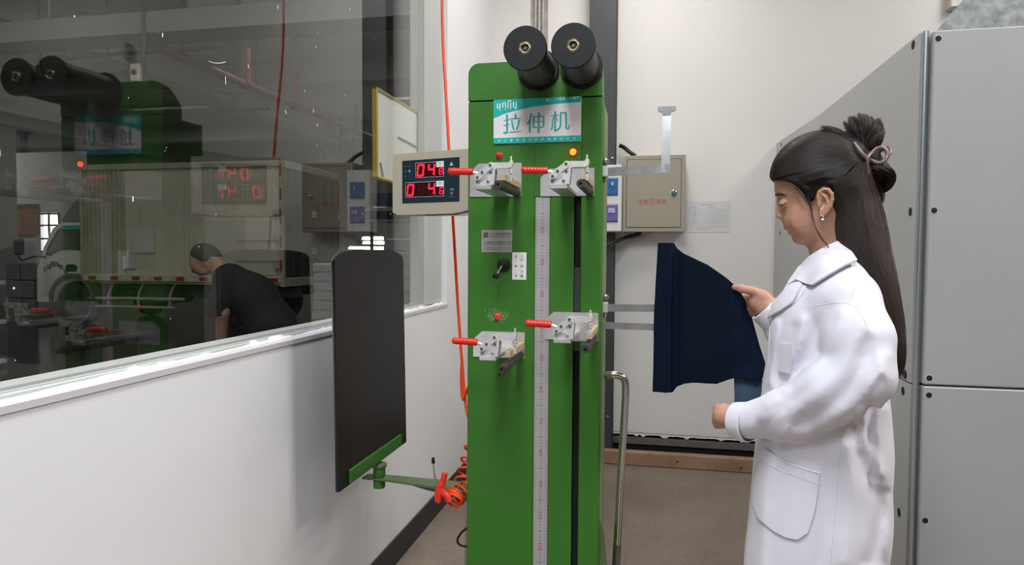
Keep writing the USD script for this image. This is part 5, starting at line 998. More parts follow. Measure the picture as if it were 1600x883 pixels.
# ------------------------------------------------------------------ the woman in the white coat
from scipy import ndimage
from scipy.interpolate import PchipInterpolator
AZ = math.radians(13.5)
E1, E2, E3 = np.array([-math.cos(AZ), math.sin(AZ), 0]), np.array([-math.sin(AZ), -math.cos(AZ), 0]), np.array([0, 0, 1.0])   # forward, to her left (towards the camera), up
O = CAM + ray(1290, 300) * 1.50
def W(px, py, d=0.0):
    r_ = ray(px, py); return CAM + r_ * (((O + d * E2 - CAM) @ E2) / (r_ @ E2))
def loc(p): q = np.asarray(p, float) - O; return np.stack([q @ E1, q @ E2, q @ E3], -1)
def U2(px, py): q = loc(W(px, py)); return (q[0], q[2])           # side-view coordinates of a pixel on her mid plane
class Flat:
    """Signed distance (negative inside) to a side-view outline given in pixels."""
    def __init__(s, pix, smooth=0.0, pad=0.12, h=0.001):
        pg = sg.Polygon([U2(*q) for q in pix]); pg = pg.buffer(-smooth).buffer(2 * smooth).buffer(-smooth) if smooth else pg
        x0, y0, x1, y1 = pg.bounds; s.o = np.array([x0 - pad, y0 - pad]); s.h = h
        n = np.ceil((np.array([x1, y1]) + pad - s.o) / h).astype(int) + 1
        X, Y = np.meshgrid(s.o[0] + h * np.arange(n[0]), s.o[1] + h * np.arange(n[1]), indexing='ij')
        m = shapely.contains_xy(pg, X.ravel(), Y.ravel()).reshape(X.shape)
        s.g = ndimage.gaussian_filter((ndimage.distance_transform_edt(~m) - ndimage.distance_transform_edt(m)) * h, 1.0)
    def __call__(s, u, w): return ndimage.map_coordinates(s.g, np.stack([(u - s.o[0]) / s.h, (w - s.o[1]) / s.h]), order=1, mode='nearest')
face = Flat([(1222, 240), (1211.5, 268), (1209.5, 285), (1210, 297), (1211.8, 305), (1217, 313), (1220, 322), (1221.5, 334), (1221.5, 345), (1223.2, 350), (1224.2, 354.5), (1226.0, 357.2), (1230.0, 359.6), (1229.8, 361.5), (1231.5, 365), (1236.0, 368.4), (1237.4, 373), (1239.6, 378), (1245, 381.5),
             (1254, 383.0), (1266, 383.0), (1280, 377), (1300, 361), (1316, 345), (1330, 318), (1346, 292), (1350, 262), (1338, 228), (1305, 208), (1262, 212)], 0.0012)
hwz = PchipInterpolator(*zip(*sorted([(U2(1250, y)[1], w_) for y, w_ in ((200, 0.03), (215, 0.052), (240, 0.070), (280, 0.0745), (310, 0.0715), (335, 0.0665), (352, 0.0590), (366, 0.0500), (376, 0.0400), (384, 0.0310), (400, 0.02))])), extrapolate=True)
hairline = Flat([(1200, 180), (1200, 276), (1207.5, 283.5), (1214, 283), (1226, 284.5), (1240, 290), (1250, 298), (1258, 308), (1264, 318), (1268, 325), (1272, 322), (1274, 312), (1277, 302), (1282, 296), (1290, 293), (1298, 296), (1303, 304), (1305, 316), (1304, 334), (1300, 352), (1300, 372), (1306, 396), (1318, 420), (1420, 420), (1420, 180)], 0.002)
def el(p, px, py, d, r): return ell(loc(p), loc(W(px, py, d)), r)
def head_core(p):
    q = loc(p); u, v, w = q.T; av = np.abs(v)
    hw = np.clip(hwz(np.clip(w, -0.16, 0.15)), 0.018, 0.08)
    shape = face(u + 0.058 * (av / 0.07) ** 2.1, w)               # the face curves back towards the sides
    return smax(shape, (av - hw) * 0.9, 0.028)
def head(p):
    d = head_core(p)
    d = smin(d, chain(p, [W(1217.5, 314), W(1219.0, 326), W(1219.0, 335.4)], [0.0056, 0.0072, 0.0092], 0.003), 0.009)
    for s in (1, -1):
        d = smin(d, el(p, 1223.2, 338.3, 0.0105 * s, (0.0100, 0.0070, 0.0066)), 0.005)
        d = smax(d, -el(p, 1215.5, 317.0, 0.028 * s, (0.0100, 0.014, 0.0100)), 0.012)          # eye socket
        d = smin(d, el(p, 1225.2, 318.2, 0.029 * s, (0.0112, 0.0130, 0.0098)), 0.007)            # lowered lid
        d = smin(d, el(p, 1262, 343, 0.046 * s, (0.030, 0.012, 0.030)), 0.024)
        d = smax(d, -el(p, 1217.5, 344.3, 0.0065 * s, (0.004, 0.0035, 0.0025)), 0.002)           # nostril
    q = loc(p); d = d + 0.017 * np.clip(-(hairline(q[:, 0], q[:, 2]) + 0.004) / 0.02, 0, 1)
    d = smin(d, chain(p, [W(1308, 335), W(1304, 372), W(1308, 430)], [0.055, 0.050, 0.056], 0.02), 0.016)
    return d
def ear(p):
    D = 0.0745; e = lambda pts, r_, k=0.002: chain(p, [W(x, y, D + dd) for x, y, dd in pts], [r_] * len(pts), k)
    pl = el(p, 1289.5, 313, D + 0.004, (0.0155, 0.0045, 0.0270))
    con = el(p, 1286.0, 317.5, D + 0.012, (0.0082, 0.0100, 0.0125))
    d = smax(pl, -con, 0.003)
    d = smin(d, e([(1281, 318, .004), (1278, 308, .006), (1280.5, 300, .008), (1287, 295.5, .011), (1294.5, 296.5, .014), (1300, 303, .015), (1300.8, 312, .014), (1298, 322, .011), (1292, 331, .007), (1286.5, 336, .004)], 0.0036), 0.0025)
    d = smin(d, e([(1284.5, 303, .008), (1290.5, 308, .010), (1293.5, 316, .010), (1290.5, 325, .008), (1286, 329, .006)], 0.0030), 0.003)
    d = smin(d, e([(1280.5, 315, .003), (1280.0, 320.5, .005)], 0.0038), 0.004)
    d = smin(d, el(p, 1284.8, 333.5, D + .004, (0.0068, 0.0042, 0.0078)), 0.004)
    return d
def hand_far(p):
    H = -0.205
    d = chain(p, [W(1212, 492, H), W(1199, 483, H), W(1186, 472, H - .004)], [0.024, 0.025, 0.026], 0.01)
    d = smin(d, chain(p, [W(1206, 478, H + .004), W(1190, 462, H - .004)], [0.020, 0.015], 0.01), 0.012)
    d = smin(d, chain(p, [W(1194, 464, H + .006), W(1176, 454.5, H + .012), W(1160, 451.5, H + .016), W(1147.5, 448.8, H + .009)], [0.0150, 0.0112, 0.0102, 0.0072], 0.006), 0.010)
    for k, (x, y) in enumerate(((1173, 464), (1172, 472), (1174, 480), (1178, 487))):                    # fingers close behind the cloth
        L = (1.0, 1.08, 1.0, 0.8)[k]
        d = smin(d, chain(p, [W(x + 5, y, H - .014), W(x - 11 * L, y + 1 + k, H - .044), W(x - 22 * L, y + 2 + 1.5 * k, H - .050), W(x - 29 * L, y + 2 + 2 * k, H - .046)], [0.0110, 0.0088, 0.0080, 0.0066], 0.004), 0.005)
    return d
def hand_near(p):
    H = 0.135
    d = chain(p, [W(1166, 657, H + .01), W(1146, 654, H), W(1130, 650, H - .004)], [0.023, 0.022, 0.022], 0.01)
    for k, (x, y, dd) in enumerate(((1123, 641, -.010), (1120, 648, -.004), (1119.5, 655.5, -.004), (1121.5, 662, -.008))):
        d = smin(d, chain(p, [W(1138, 647 + 3.5 * k, H - .002), W(x, y, H + dd), W(x - 1, y + 2, H + dd - .026), W(x + 12, y + 2, H + dd - .040), W(x + 19, y + 1, H + dd - .028)], [0.0125, 0.0096, 0.0086, 0.0078, 0.0066], 0.002), 0.003)
    d = smin(d, chain(p, [W(1148, 642, H - .012), W(1132, 637.5, H - .014), W(1121.5, 636.5, H - .022), W(1119, 640, H - .032)], [0.0125, 0.0100, 0.0090, 0.0070], 0.004), 0.006)
    return d
# coat: stacked ellipses for the trunk, tapering sleeves, folds pressed in
LV = [(395, 1284, 1328, .045), (410, 1268, 1340, .080), (430, 1246, 1352, .125), (455, 1226, 1366, .165), (485, 1211, 1377, .185), (520, 1203, 1384, .190), (560, 1199, 1388, .185), (605, 1193, 1390, .182), (650, 1186, 1394, .185), (700, 1181, 1397, .192), (745, 1177, 1395, .197), (800, 1172, 1396, .205), (883, 1164, 1388, .215), (980, 1156, 1392, .225), (1120, 1152, 1396, .230)]
zz, uc, ru, vb = [], [], [], []
for y, a, b, v_ in LV:
    A, B = U2(a, y), U2(b, y); zz.append((A[1] + B[1]) / 2); uc.append((A[0] + B[0]) / 2); ru.append((A[0] - B[0]) / 2); vb.append(v_)
o_ = np.argsort(zz); fz_ = [PchipInterpolator(np.array(zz)[o_], np.array(a)[o_]) for a in (uc, ru, vb)]; ZTOP, ZHEM = max(zz), U2(1270, 1090)[1]
SLV = [W(1322, 470, .150), W(1340, 530, .190), W(1346, 588, .212), W(1300, 612, .208), W(1236, 646, .180), W(1170, 657, .150)]; SLR = [.062, .062, .056, .060, .052, .038]
SLF = [W(1292, 462, -.150), W(1275, 520, -.205), W(1262, 556, -.225), W(1228, 518, -.225), W(1207, 494, -.212)]; SRF = [.062, .058, .054, .047, .036]
FOLDS = [  # (pixel polyline, width m, height m): ridges positive, creases negative
    ([(1350, 500), (1330, 552), (1290, 604), (1236, 640), (1196, 652)], .016, .006), ([(1356, 532), (1338, 586), (1296, 634), (1244, 664)], .012, -.005), ([(1384, 556), (1362, 606), (1316, 650), (1262, 680)], .015, .006), ([(1378, 592), (1346, 632), (1308, 660)], .008, -.004),
    ([(1292, 480), (1264, 545), (1226, 596)], .014, -.004), ([(1318, 490), (1290, 548), (1248, 600), (1200, 634)], .013, .004), ([(1305, 500), (1276, 560), (1236, 606)], .008, -.003), ([(1226, 640), (1205, 655), (1190, 680)], .007, -.004), ([(1215, 622), (1192, 640), (1176, 668)], .007, .004), ([(1250, 640), (1228, 672), (1215, 692)], .008, .003), ([(1366, 520), (1372, 560), (1384, 590)], .010, .004),
    ([(1362, 632), (1356, 668), (1367, 700), (1362, 745)], .009, -.007), ([(1378, 640), (1368, 690), (1377, 740)], .010, .006), ([(1338, 668), (1350, 730), (1374, 790), (1358, 880)], .014, -.006), ([(1325, 700), (1330, 770), (1322, 880)], .016, .005), ([(1382, 770), (1372, 830), (1378, 883)], .012, -.005), ([(1345, 640), (1352, 660), (1346, 700)], .008, .005),
    ([(1212, 700), (1200, 760), (1190, 883)], .016, .005), ([(1290, 700), (1286, 780), (1280, 883)], .016, -.003), ([(1240, 512), (1222, 560), (1216, 620)], .010, -.003), ([(1255, 500), (1246, 545), (1232, 585)], .010, .004), ([(1214, 505), (1206, 560), (1203, 600)], .008, .004)]
def foldmap():
    x0, x1, z0, z1, h = -0.22, 0.26, -1.10, 0.05, 0.004
    X, Z = np.meshgrid(np.arange(x0, x1, h), np.arange(z0, z1, h), indexing='ij'); P_ = shapely.points(X.ravel(), Z.ravel()); acc = np.zeros(X.size)
    for pl, wd, am in FOLDS:
        L = sg.LineString([U2(*q) for q in spline(pl, 16)]); dd = shapely.distance(P_, L)
        acc += am * np.exp(-(dd / wd) ** 2)
    return acc.reshape(X.shape), x0, z0, h
FM, fx0_, fz0_, fh_ = foldmap()
def folds(p):
    q = loc(p); u, v, w = q.T; s = v / 1.45 * 0.9; k = 1.0 - v / 1.5       # parallax: bring points back to the mid-plane picture
    c = loc(CAM); uu = c[0] + (u - c[0]) * (c[1] / (c[1] - v)); ww = c[2] + (w - c[2]) * (c[1] / (c[1] - v))
    f_ = ndimage.map_coordinates(FM, np.stack([(uu - fx0_) / fh_, (ww - fz0_) / fh_]), order=1, mode='constant')
    return f_ * np.clip((v + 0.02) / 0.08, 0, 1) + 0.0020 * (meshkit.fbm(p * 14, 3, 5) - 0.5)
def coat_raw(p, neck=True):
    q = loc(p); u, v, w = q.T; wc_ = np.clip(w, min(zz), ZTOP)
    c, a, b = (f_(wc_) for f_ in fz_); n = 2.35
    r_ = (np.abs((u - c) / a) ** n + np.abs(v / b) ** n) ** (1 / n)
    d = (r_ - 1) * np.minimum(a, b) * 0.85
    d = smax(d, w - ZTOP, 0.02); d = smax(d, ZHEM - w, 0.006)
    for S_, n1 in ((W(1322, 470, .150), W(1312, 418, .05)), (W(1292, 462, -.150), W(1306, 418, -.05))):
        d = smin(d, cone(p, S_, n1, .058, .040), .03)
    d = smin(d, chain(p, SLV, SLR, .02), .014)
    return smin(d, chain(p, SLF, SRF, .02), .014)
cuff_n = (W(1170, 657, .150), W(1149, 654, .138)); cuff_f = (W(1207, 494, -.212), W(1198, 486, -.208))
def coat(p):
    d = coat_raw(p) - folds(p)
    near = (cuff_n[1] - cuff_n[0]) / np.linalg.norm(cuff_n[1] - cuff_n[0])
    d = smax(d, -chain(p, [W(1150, 655, .139), W(1185, 658, .155)], [.028, .026], .01), .004)                # hollow of the cuffs and the collar
    d = smax(d, -chain(p, [W(1190, 480, -.206), W(1212, 498, -.214)], [.027, .026], .01), .004)
    return smax(d, -chain(p, [W(1302, 380), W(1306, 412)], [.056, .050], .01), .006)
lo_, hi_ = np.array([1e9] * 3), -np.array([1e9] * 3)
for q in ((1100, 380, .3), (1420, 380, .3), (1100, 380, -.3), (1420, 380, -.3), (1100, 1110, .3), (1420, 1110, .3), (1420, 1110, -.3), (1100, 1110, -.3)):
    lo_, hi_ = np.minimum(lo_, W(*q)), np.maximum(hi_, W(*q))
lo_[2] = max(lo_[2], 0.40)
coat_m = relax(surfnet(coat, lo_, hi_, 0.0050), 6)
wo = thing('person', 'person with long dark hair in a white lab coat stretching navy cloth', 'person', (O[0], O[1], 0))
def bounds(pts, pad): a = np.array(pts); return a.min(0) - pad, a.max(0) + pad
hd_m = surfnet(lambda p: smin(head(p), ear(p), 0.004), *bounds([W(1205, 200, .1), W(1360, 200, -.1), W(1205, 425, .1), W(1360, 425, -.1), W(1205, 425, -.1), W(1360, 425, .1)], 0.0), 0.0019)
hf = relax(surfnet(hand_far, *bounds([W(1130, 435, -.19), W(1225, 520, -.27), W(1130, 520, -.27), W(1225, 435, -.17)], .01), 0.0026), 5)
hn = relax(surfnet(hand_near, *bounds([W(1105, 625, .17), W(1175, 680, .07), W(1105, 680, .07), W(1175, 625, .19)], .01), 0.0026), 5)
feet = [O * [1, 1, 0] + E1 * 0.03 + E2 * s * 0.085 for s in (1, -1)]
def core(p):
    d = chain(p, [W(1306, 425), W(1292, 520), W(1290, 640), W(1286, 720)], [.055, .10, .10, .115], .03)
    for s in (1, -1): d = smin(d, chain(p, [W(1290, 735, .07 * s), feet[s < 0] + [0, 0, .48] + E1 * 0.01, feet[s < 0] + [0, 0, .09] - E1 * .03], [.075, .050, .036], .02), .02)
    d = smin(d, chain(p, [W(1306, 440, .05), W(1325, 480, .145), W(1346, 588, .205), W(1166, 657, .148)], [.05, .045, .038, .024], .02), .02)
    return smin(d, chain(p, [W(1300, 440, -.05), W(1292, 470, -.145), W(1262, 552, -.22), W(1212, 492, -.206)], [.05, .045, .038, .024], .02), .02)
core_m = relax(surfnet(core, *bounds([W(1140, 400, .27), W(1420, 400, -.27), feet[0] + [-.2, -.2, 0], feet[1] + [.2, .2, 0]], .02), 0.014), 3)
obj('body', join(relax(hd_m, 3, 0.4), hf, hn, core_m), 'skin', wo, smooth=True, kind='stuff')
obj('coat', coat_m, 'coat_cotton', wo, smooth=True)
def trousers(p):
    d = None
    for s in (1, -1):
        e = chain(p, [W(1290, 800, .06 * s), feet[s < 0] + [0, 0, .50] + E1 * .012, feet[s < 0] + [0, 0, .07] - E1 * .03], [.10, .075, .060], .02); d = e if d is None else smin(d, e, .02)
    return smax(d, 0.06 - p[:, 2], .01)
obj('trousers', relax(surfnet(trousers, *bounds([W(1290, 760, .2), W(1290, 760, -.2), feet[0] + [-.15, -.15, .03], feet[1] + [.15, .15, .03]], .05), 0.011), 3), 'trousers', wo, smooth=True)
for f_ in feet:
    sh_ = lambda p, f_=f_: smax(chain(p, [f_ - E1 * .07 + [0, 0, .040], f_ + E1 * .06 + [0, 0, .036], f_ + E1 * .145 + [0, 0, .026]], [.040, .044, .032], .02), -p[:, 2] + 0.001, .004)
    obj('shoe', relax(surfnet(sh_, *bounds([f_ - .2, f_ + [.2, .2, .12]], 0.0), 0.008), 2), 'shoe', wo, smooth=True)
# things laid onto a surface: march camera rays onto a distance field, then give the piece thickness
def march(fn, pix, start=0.75, steps=64, far=2.6):
    D = np.array([ray(*q) for q in pix]); D /= np.linalg.norm(D, axis=1, keepdims=True); t = np.full(len(D), start); bt, bv = t.copy(), np.full(len(D), 9.0)
    for _ in range(steps):
        v = fn(CAM + D * t[:, None]); m = v < bv; bt, bv = np.where(m, t, bt), np.where(m, v, bv); t = np.minimum(t + 0.8 * v, far)
    t = np.where(bv < 0.004, bt, np.where(bv < 0.05, bt, t))      # rays that just miss keep their closest point
    return CAM + D * t[:, None]
def normal(fn, p, e=0.004): g = np.stack([fn(p + e * v) - fn(p - e * v) for v in np.eye(3)], 1); return g / (np.linalg.norm(g, axis=1, keepdims=True) + 1e-9)
def laid(name, fn, pix, m, lift=0.002, th=0.003, step=3.0, back=0.0015, parent=None, **k):
    p, t = dense(sg.Polygon(pix), step); s = march(fn, p); s = s if len(s) < 4 else s
    n_ = normal(fn, s, 0.018); flip = (np.cross(s[t[:, 1]] - s[t[:, 0]], s[t[:, 2]] - s[t[:, 0]]) * n_[t[:, 0]]).sum() < 0
    if flip: t = t[:, ::-1]
    return obj(name, sheet(s + n_ * (lift + th), s + n_ * (lift - back), t), m, parent or wo, smooth=50, **k)
def seam(name, fn, pix, r, m, lift=0.0005, parent=None, n=30):
    s = march(fn, spline(pix, n)); return obj(name, tube(s + normal(fn, s) * lift, r, 6), m, parent or wo, smooth=True)
ck = lambda p: coat(p)
pk = laid('pocket', ck, [(1197, 702), (1222, 719), (1250, 730), (1280, 739), (1277, 770), (1273, 797), (1262, 832), (1247, 843), (1228, 839), (1207, 827), (1187, 809), (1178, 783), (1181, 752), (1190, 724)], 'coat_cotton', 0.002, 0.003)
seam('hem_stitch', ck, [(1194, 718), (1220, 734), (1250, 745), (1278, 755)], 0.0008, 'coat_seam', 0.0050)
seam('pocket_edge', ck, [(1197, 702), (1222, 719), (1250, 730), (1280, 739)], 0.0022, 'coat_cotton', 0.004)
laid('chest_pocket', ck, [(1221, 536), (1240, 538), (1239, 560), (1236, 584), (1218, 580), (1219, 556)], 'coat_cotton', 0.0015, 0.0022)
for pts in ([(1318, 660), (1312, 720), (1306, 790), (1297, 880)], [(1274, 478), (1300, 474), (1326, 475), (1346, 492), (1358, 520)], [(1326, 475), (1335, 452), (1342, 432)], [(1203, 500), (1201, 560), (1196, 610)]):
    seam('seam', ck, pts, 0.0010, 'coat_seam', -0.0002)
# turned-up cuffs
def ring(c0, c1, r0, r1, th):
    ax = c1 - c0; L = np.linalg.norm(ax); return lathe([(r0, 0), (r0 + th, 0.002), (r1 + th, L - 0.002), (r1, L), (r1 - th, L - 0.002), (r0 - th, 0.0)], c0, ax, 40)
obj('cuff', ring(W(1171, 660, .152), W(1148, 656.5, .136), .0400, .0355, .0030), 'coat_cotton', wo, smooth=50)
obj('cuff', ring(W(1212, 499, -.214), W(1192, 481, -.206), .0375, .0350, .0035), 'coat_cotton', wo, smooth=50)
neckf = lambda p: smin(smin(coat(p), chain(p, [W(1304, 372), W(1308, 430)], [.056, .064], .02), .015), cone(p, W(1310, 420, .03), W(1318, 452, .14), .045, .05), .02)
laid('collar', neckf, [(1308, 379), (1318, 385), (1328, 397), (1337, 411), (1320, 419), (1300, 431), (1273.5, 447.5), (1264, 446), (1256, 444), (1247, 440), (1236, 448), (1227, 460), (1238, 440), (1252, 420), (1268, 403), (1288, 391)], 'coat_cotton', 0.005, 0.003, 2.5)
laid('lapel', neckf, [(1251, 443), (1256, 446), (1249, 460), (1240, 475), (1222, 487), (1203, 498), (1204, 489), (1212, 474), (1226, 459), (1238, 447)], 'coat_cotton', 0.004, 0.003, 2.5)
laid('shirt_gap', neckf, [(1256, 446), (1263, 447), (1254, 461), (1244, 473), (1241, 476), (1249, 460)], 'coat_seam', 0.001, 0.001, 2.5)
# face details
hfn = lambda p: smin(head(p), ear(p), 0.004)
laid('eyebrow', hfn, [(1210.6, 304.2), (1213, 302.6), (1219, 301.8), (1226, 303.6), (1230, 306.2), (1225, 306.2), (1218, 305.4), (1212, 306.8)], 'brow', 0.0, 0.0006, 1.2)
seam('eyelash', hfn, [(1215.8, 320.0), (1219, 320.2), (1223, 319.4), (1228, 317.2)], 0.0009, 'brow', 0.0003, n=14)
ls = march(hfn, [(1216.2, 320.1), (1218, 320.3), (1220, 320.1), (1222, 319.7)])
obj('lashes', join(*[tube(np.array([q, q + E1 * .0022 - E3 * .0008, q + E1 * .0042 + E3 * .0002]), [.0004, .0003, .0002], 5) for q in ls]), 'brow', wo, kind='stuff')
laid('eye', hfn, [(1217, 320.6), (1220, 320.6), (1224, 319.6), (1222, 321.6), (1218.5, 321.8)], 'iris', -0.0002, 0.0005, 1.0)
seam('lid_crease', hfn, [(1217, 314.8), (1221, 314.2), (1226, 315.0), (1231, 317.2)], 0.0004, 'lid_shade', 0.0, n=12)
def lips(p):
    a = ell(loc(p), loc(W(1231.5, 356.6, 0)), (0.0095, 0.0215, 0.0042)); b = ell(loc(p), loc(W(1237.0, 363.6, 0)), (0.0085, 0.0190, 0.0050))
    q = loc(p); bend = 0.0
    return np.minimum(a, b)
def lipc(p): q = p + (0.030 * (np.abs(loc(p)[:, 1]) / 0.03) ** 2)[:, None] * E1; return lips(q)
obj('lips', relax(surfnet(lipc, *bounds([W(1218, 345, .035), W(1250, 375, -.035), W(1250, 345, -.035), W(1218, 375, .035)], .004), 0.0012), 2), 'lips', wo, smooth=True)
er = spline([W(1284.5, 334, .083), W(1282.8, 338, .086), W(1284, 341.5, .086), W(1286.5, 340, .084), W(1286.5, 335, .081)], 16)
eg = obj('earring', tube(er, 0.0008, 6), 'chrome', wo, smooth=True)
pe = trimesh.creation.icosphere(2, 0.0030); pe.apply_translation(W(1285.4, 343.2, .086)); obj('pearl', pe, 'pearl', eg, smooth=True)
# hair: masses, then strands over them
def cap(p):
    q = loc(p); d = ell(q, loc(W(1283, 275.5)), (0.1070, 0.0860, 0.1005)); d = smin(d, ell(q, loc(W(1322, 290)), (0.058, 0.078, 0.085)), 0.02); d = smin(d, ell(q, loc(W(1322, 258)), (0.055, 0.070, 0.066)), 0.02)
    return smax(d, hairline(q[:, 0], q[:, 2]), 0.004)
FALL = [(1326, 292, .0), (1338, 340, .008), (1350, 392, .018), (1369, 446, .030), (1388, 505, .040), (1398, 548, .044), (1401, 582, .044)]
FR = [(.052, .078), (.051, .080), (.049, .082), (.042, .074), (.026, .056), (.017, .040), (.007, .018)]
fallp = np.array([loc(W(*q)) for q in FALL]); fcz = PchipInterpolator(fallp[::-1, 2], np.c_[fallp, np.array(FR)][::-1])
def fall(p):
    q = loc(p); w = np.clip(q[:, 2], fallp[-1, 2], fallp[0, 2]); c = fcz(w)
    a = np.arctan2((q[:, 1] - c[:, 1]) / c[:, 4], (q[:, 0] - c[:, 0]) / c[:, 3])
    r_ = np.sqrt(((q[:, 0] - c[:, 0]) / c[:, 3]) ** 2 + ((q[:, 1] - c[:, 1]) / c[:, 4]) ** 2) + 0.02 * np.sin(a * 9)
    d = (r_ - 1) * np.minimum(c[:, 3], c[:, 4]) * 0.8
    return smax(d, np.maximum(q[:, 2] - fallp[0, 2], fallp[-1, 2] - q[:, 2]), 0.01)
def bun(p):
    d = el(p, 1368, 270, .0, (0.030, 0.034, 0.030)); d = smin(d, el(p, 1358, 252, .0, (0.024, 0.032, 0.030)), .012)
    d = smin(d, chain(p, [W(1352, 246), W(1346, 222), W(1348, 206)], [.022, .026, .020], .01), .012)
    return smin(d, chain(p, [W(1352, 240), W(1366, 216), W(1371, 202)], [.016, .016, .009], .01), .012)
hb = bounds([W(1195, 180, .1), W(1420, 180, -.1), W(1195, 600, -.1), W(1420, 600, .1), W(1420, 180, .1), W(1195, 600, .1)], .01)
hm = obj('hair', relax(surfnet(lambda p: smin(smin(cap(p), fall(p), .012), bun(p), .008), *hb, 0.0034), 2), 'hair_mass', wo, smooth=True)
CUR = {'hair_strand': [], 'hair_mid': [], 'hair_brown': []}
def strand(kind, pts, w): CUR[kind].append((np.asarray(pts), w))
capf = lambda p: smin(cap(p), fall(p), .012)
# swept back over the head
S0 = [(1207.5, 281), (1207.5, 268), (1211, 250), (1221, 236), (1236, 222), (1255, 212), (1276, 206), (1300, 206)]; S1 = [(1208, 283), (1224, 284), (1240, 290), (1252, 300), (1263, 316), (1278, 301), (1292, 293.5), (1303, 303), (1303, 330)]
src = [spline(S0, 60), spline(S1, 60)]
pix, cnt = [], []
NS = 3600
for k in range(NS):
    s_ = src[RNG.random() < 0.6][RNG.integers(0, 60)]; e_ = np.array([1351 + RNG.normal(0, 3.5), 250 + RNG.normal(0, 5)])
    a_, b_ = sorted(RNG.uniform(0, 1, 2)); 
    if RNG.random() < 0.6: a_ = 0.0
    b_ = max(b_, a_ + 0.3)
    t = np.linspace(a_, min(b_, 1), 14); m_ = (s_ + e_) / 2 + np.array([-3, -8 + 14 * (s_[1] > 280)]) + RNG.normal(0, 2.2, 2)
    q = ((1 - t) ** 2)[:, None] * s_ + (2 * t * (1 - t))[:, None] * m_ + (t ** 2)[:, None] * e_; pix.append(q)
allp = march(capf, np.vstack(pix)); nn = normal(capf, allp); allp = allp + nn * 0.0008
for k in range(NS): strand('hair_strand' if k % 3 else 'hair_mid', allp[14 * k:14 * k + 14], 0.0007)
def bundle(kind, ctrl, radii, n, width, shell=(0.0, 1.0), wob=0.003, pts=22, cut=(0.0, 1.0), taper=True):
    c = spline([W(*q) for q in ctrl], pts); rr = np.array([np.interp(np.linspace(0, 1, pts), np.linspace(0, 1, len(radii)), [r[k] for r in radii]) for k in (0, 1)])
    t = np.gradient(c, axis=0); t /= np.linalg.norm(t, axis=1, keepdims=True); sd = np.cross(t, E2); sd /= np.linalg.norm(sd, axis=1, keepdims=True)
    for _ in range(n):
        a, r_ = RNG.uniform(0, 2 * math.pi), math.sqrt(RNG.uniform(shell[0] ** 2, shell[1] ** 2)); ph, f_ = RNG.uniform(0, 6.28, 2), RNG.uniform(1, 3); s = np.linspace(0, 1, pts)
        q = c + (rr[0] * r_ * math.cos(a))[:, None] * sd + (rr[1] * r_ * math.sin(a))[:, None] * E2 + wob * (np.sin(s * f_ * 3 + ph[0]) * s)[:, None] * sd + wob * (np.sin(s * f_ * 3 + ph[1]) * s)[:, None] * E2
        i0, i1 = int(RNG.uniform(0, 0.25) * cut[0] * pts), pts - int(RNG.uniform(0, 0.35) * (1 - cut[1] + 0.3) * pts)
        strand(kind, q[i0:i1], width)
FB = [(1340, 268, .0)] + FALL
EDGE = np.array([(1310, 1362, 282), (1304, 1370, 305), (1302, 1380, 340), (1317, 1390, 392), (1345, 1400, 446), (1375, 1411, 505), (1389, 1413, 548), (1396, 1410, 582)], float)
hairf = lambda p: smin(smin(cap(p), fall(p), .012), bun(p), .008)
pix, NF, tone_ = [], 3400, []
for k in range(NF):
    u_ = RNG.uniform(-1.02, 1.02); tone_.append('hair_brown' if RNG.random() < np.clip((u_ + 0.25) * 0.55, 0.06, 0.7) else 'hair_mid'); y0_ = 254 + 30 * RNG.random() if RNG.random() < .6 else RNG.uniform(290, 430); y1_ = RNG.uniform(470, 590); y = np.linspace(y0_, y1_, 18); yy = np.clip(y, 282, 582); wv = 1.6 * np.sin(y / 23 + k)
    x = np.interp(yy, EDGE[:, 2], (EDGE[:, 0] + EDGE[:, 1]) / 2) + (u_ + 0.03 * np.sin(y / 40 + k * 1.7)) * np.interp(yy, EDGE[:, 2], (EDGE[:, 1] - EDGE[:, 0]) / 2) + wv * 0.3
    f0 = np.clip((292 - y) / 40, 0, 1) ** 1.2; x = x * (1 - f0) + f0 * (1351 + 5 * u_); pix.append(np.c_[x, y])
allf = march(hairf, np.vstack(pix)); off_ = np.repeat(RNG.uniform(0.0, 0.0035, NF), 18)[:, None]; bad = np.linalg.norm(allf - O, axis=1) > 0.55; allf = allf + normal(hairf, allf) * (0.0006 + off_)
for k in range(NF):
    g_ = ~bad[18 * k:18 * k + 18]; q = allf[18 * k:18 * k + 18][g_]
    if len(q) > 5 and np.linalg.norm(np.diff(q, axis=0), axis=1).max() < 0.05: strand(tone_[k], q, 0.0008)
bundle('hair_brown', [(1350, 300, .03), (1378, 380, .045), (1396, 450, .05), (1406, 520, .05), (1406, 565, .05)], [(.008, .02), (.010, .02), (.008, .02), (.006, .015), (.004, .01)], 120, 0.0009, (0, 1), 0.006, 24)
bundle('hair_strand', [(1356, 262, .03), (1376, 268, .03), (1389, 276, .02), (1384, 290, .01), (1372, 296, 0), (1362, 300, .0)], [(.010, .02), (.016, .028), (.013, .026), (.010, .02), (.008, .015), (.004, .01)], 420, 0.0011, (0, 1.0), 0.004)
SPRAY = [((1344, 224), (1330, 206), (1318, 189)), ((1346, 222), (1334, 202), (1327, 184)), ((1348, 218), (1342, 196), (1332, 180)), ((1350, 218), (1350, 196), (1342, 176)), ((1352, 218), (1356, 196), (1348, 178)), ((1356, 218), (1364, 198), (1356, 181)), ((1358, 220), (1370, 202), (1366, 185)), ((1360, 222), (1374, 206), (1374, 187)), ((1362, 226), (1375, 212), (1380, 198)), ((1362, 228), (1373, 216), (1381, 208))]
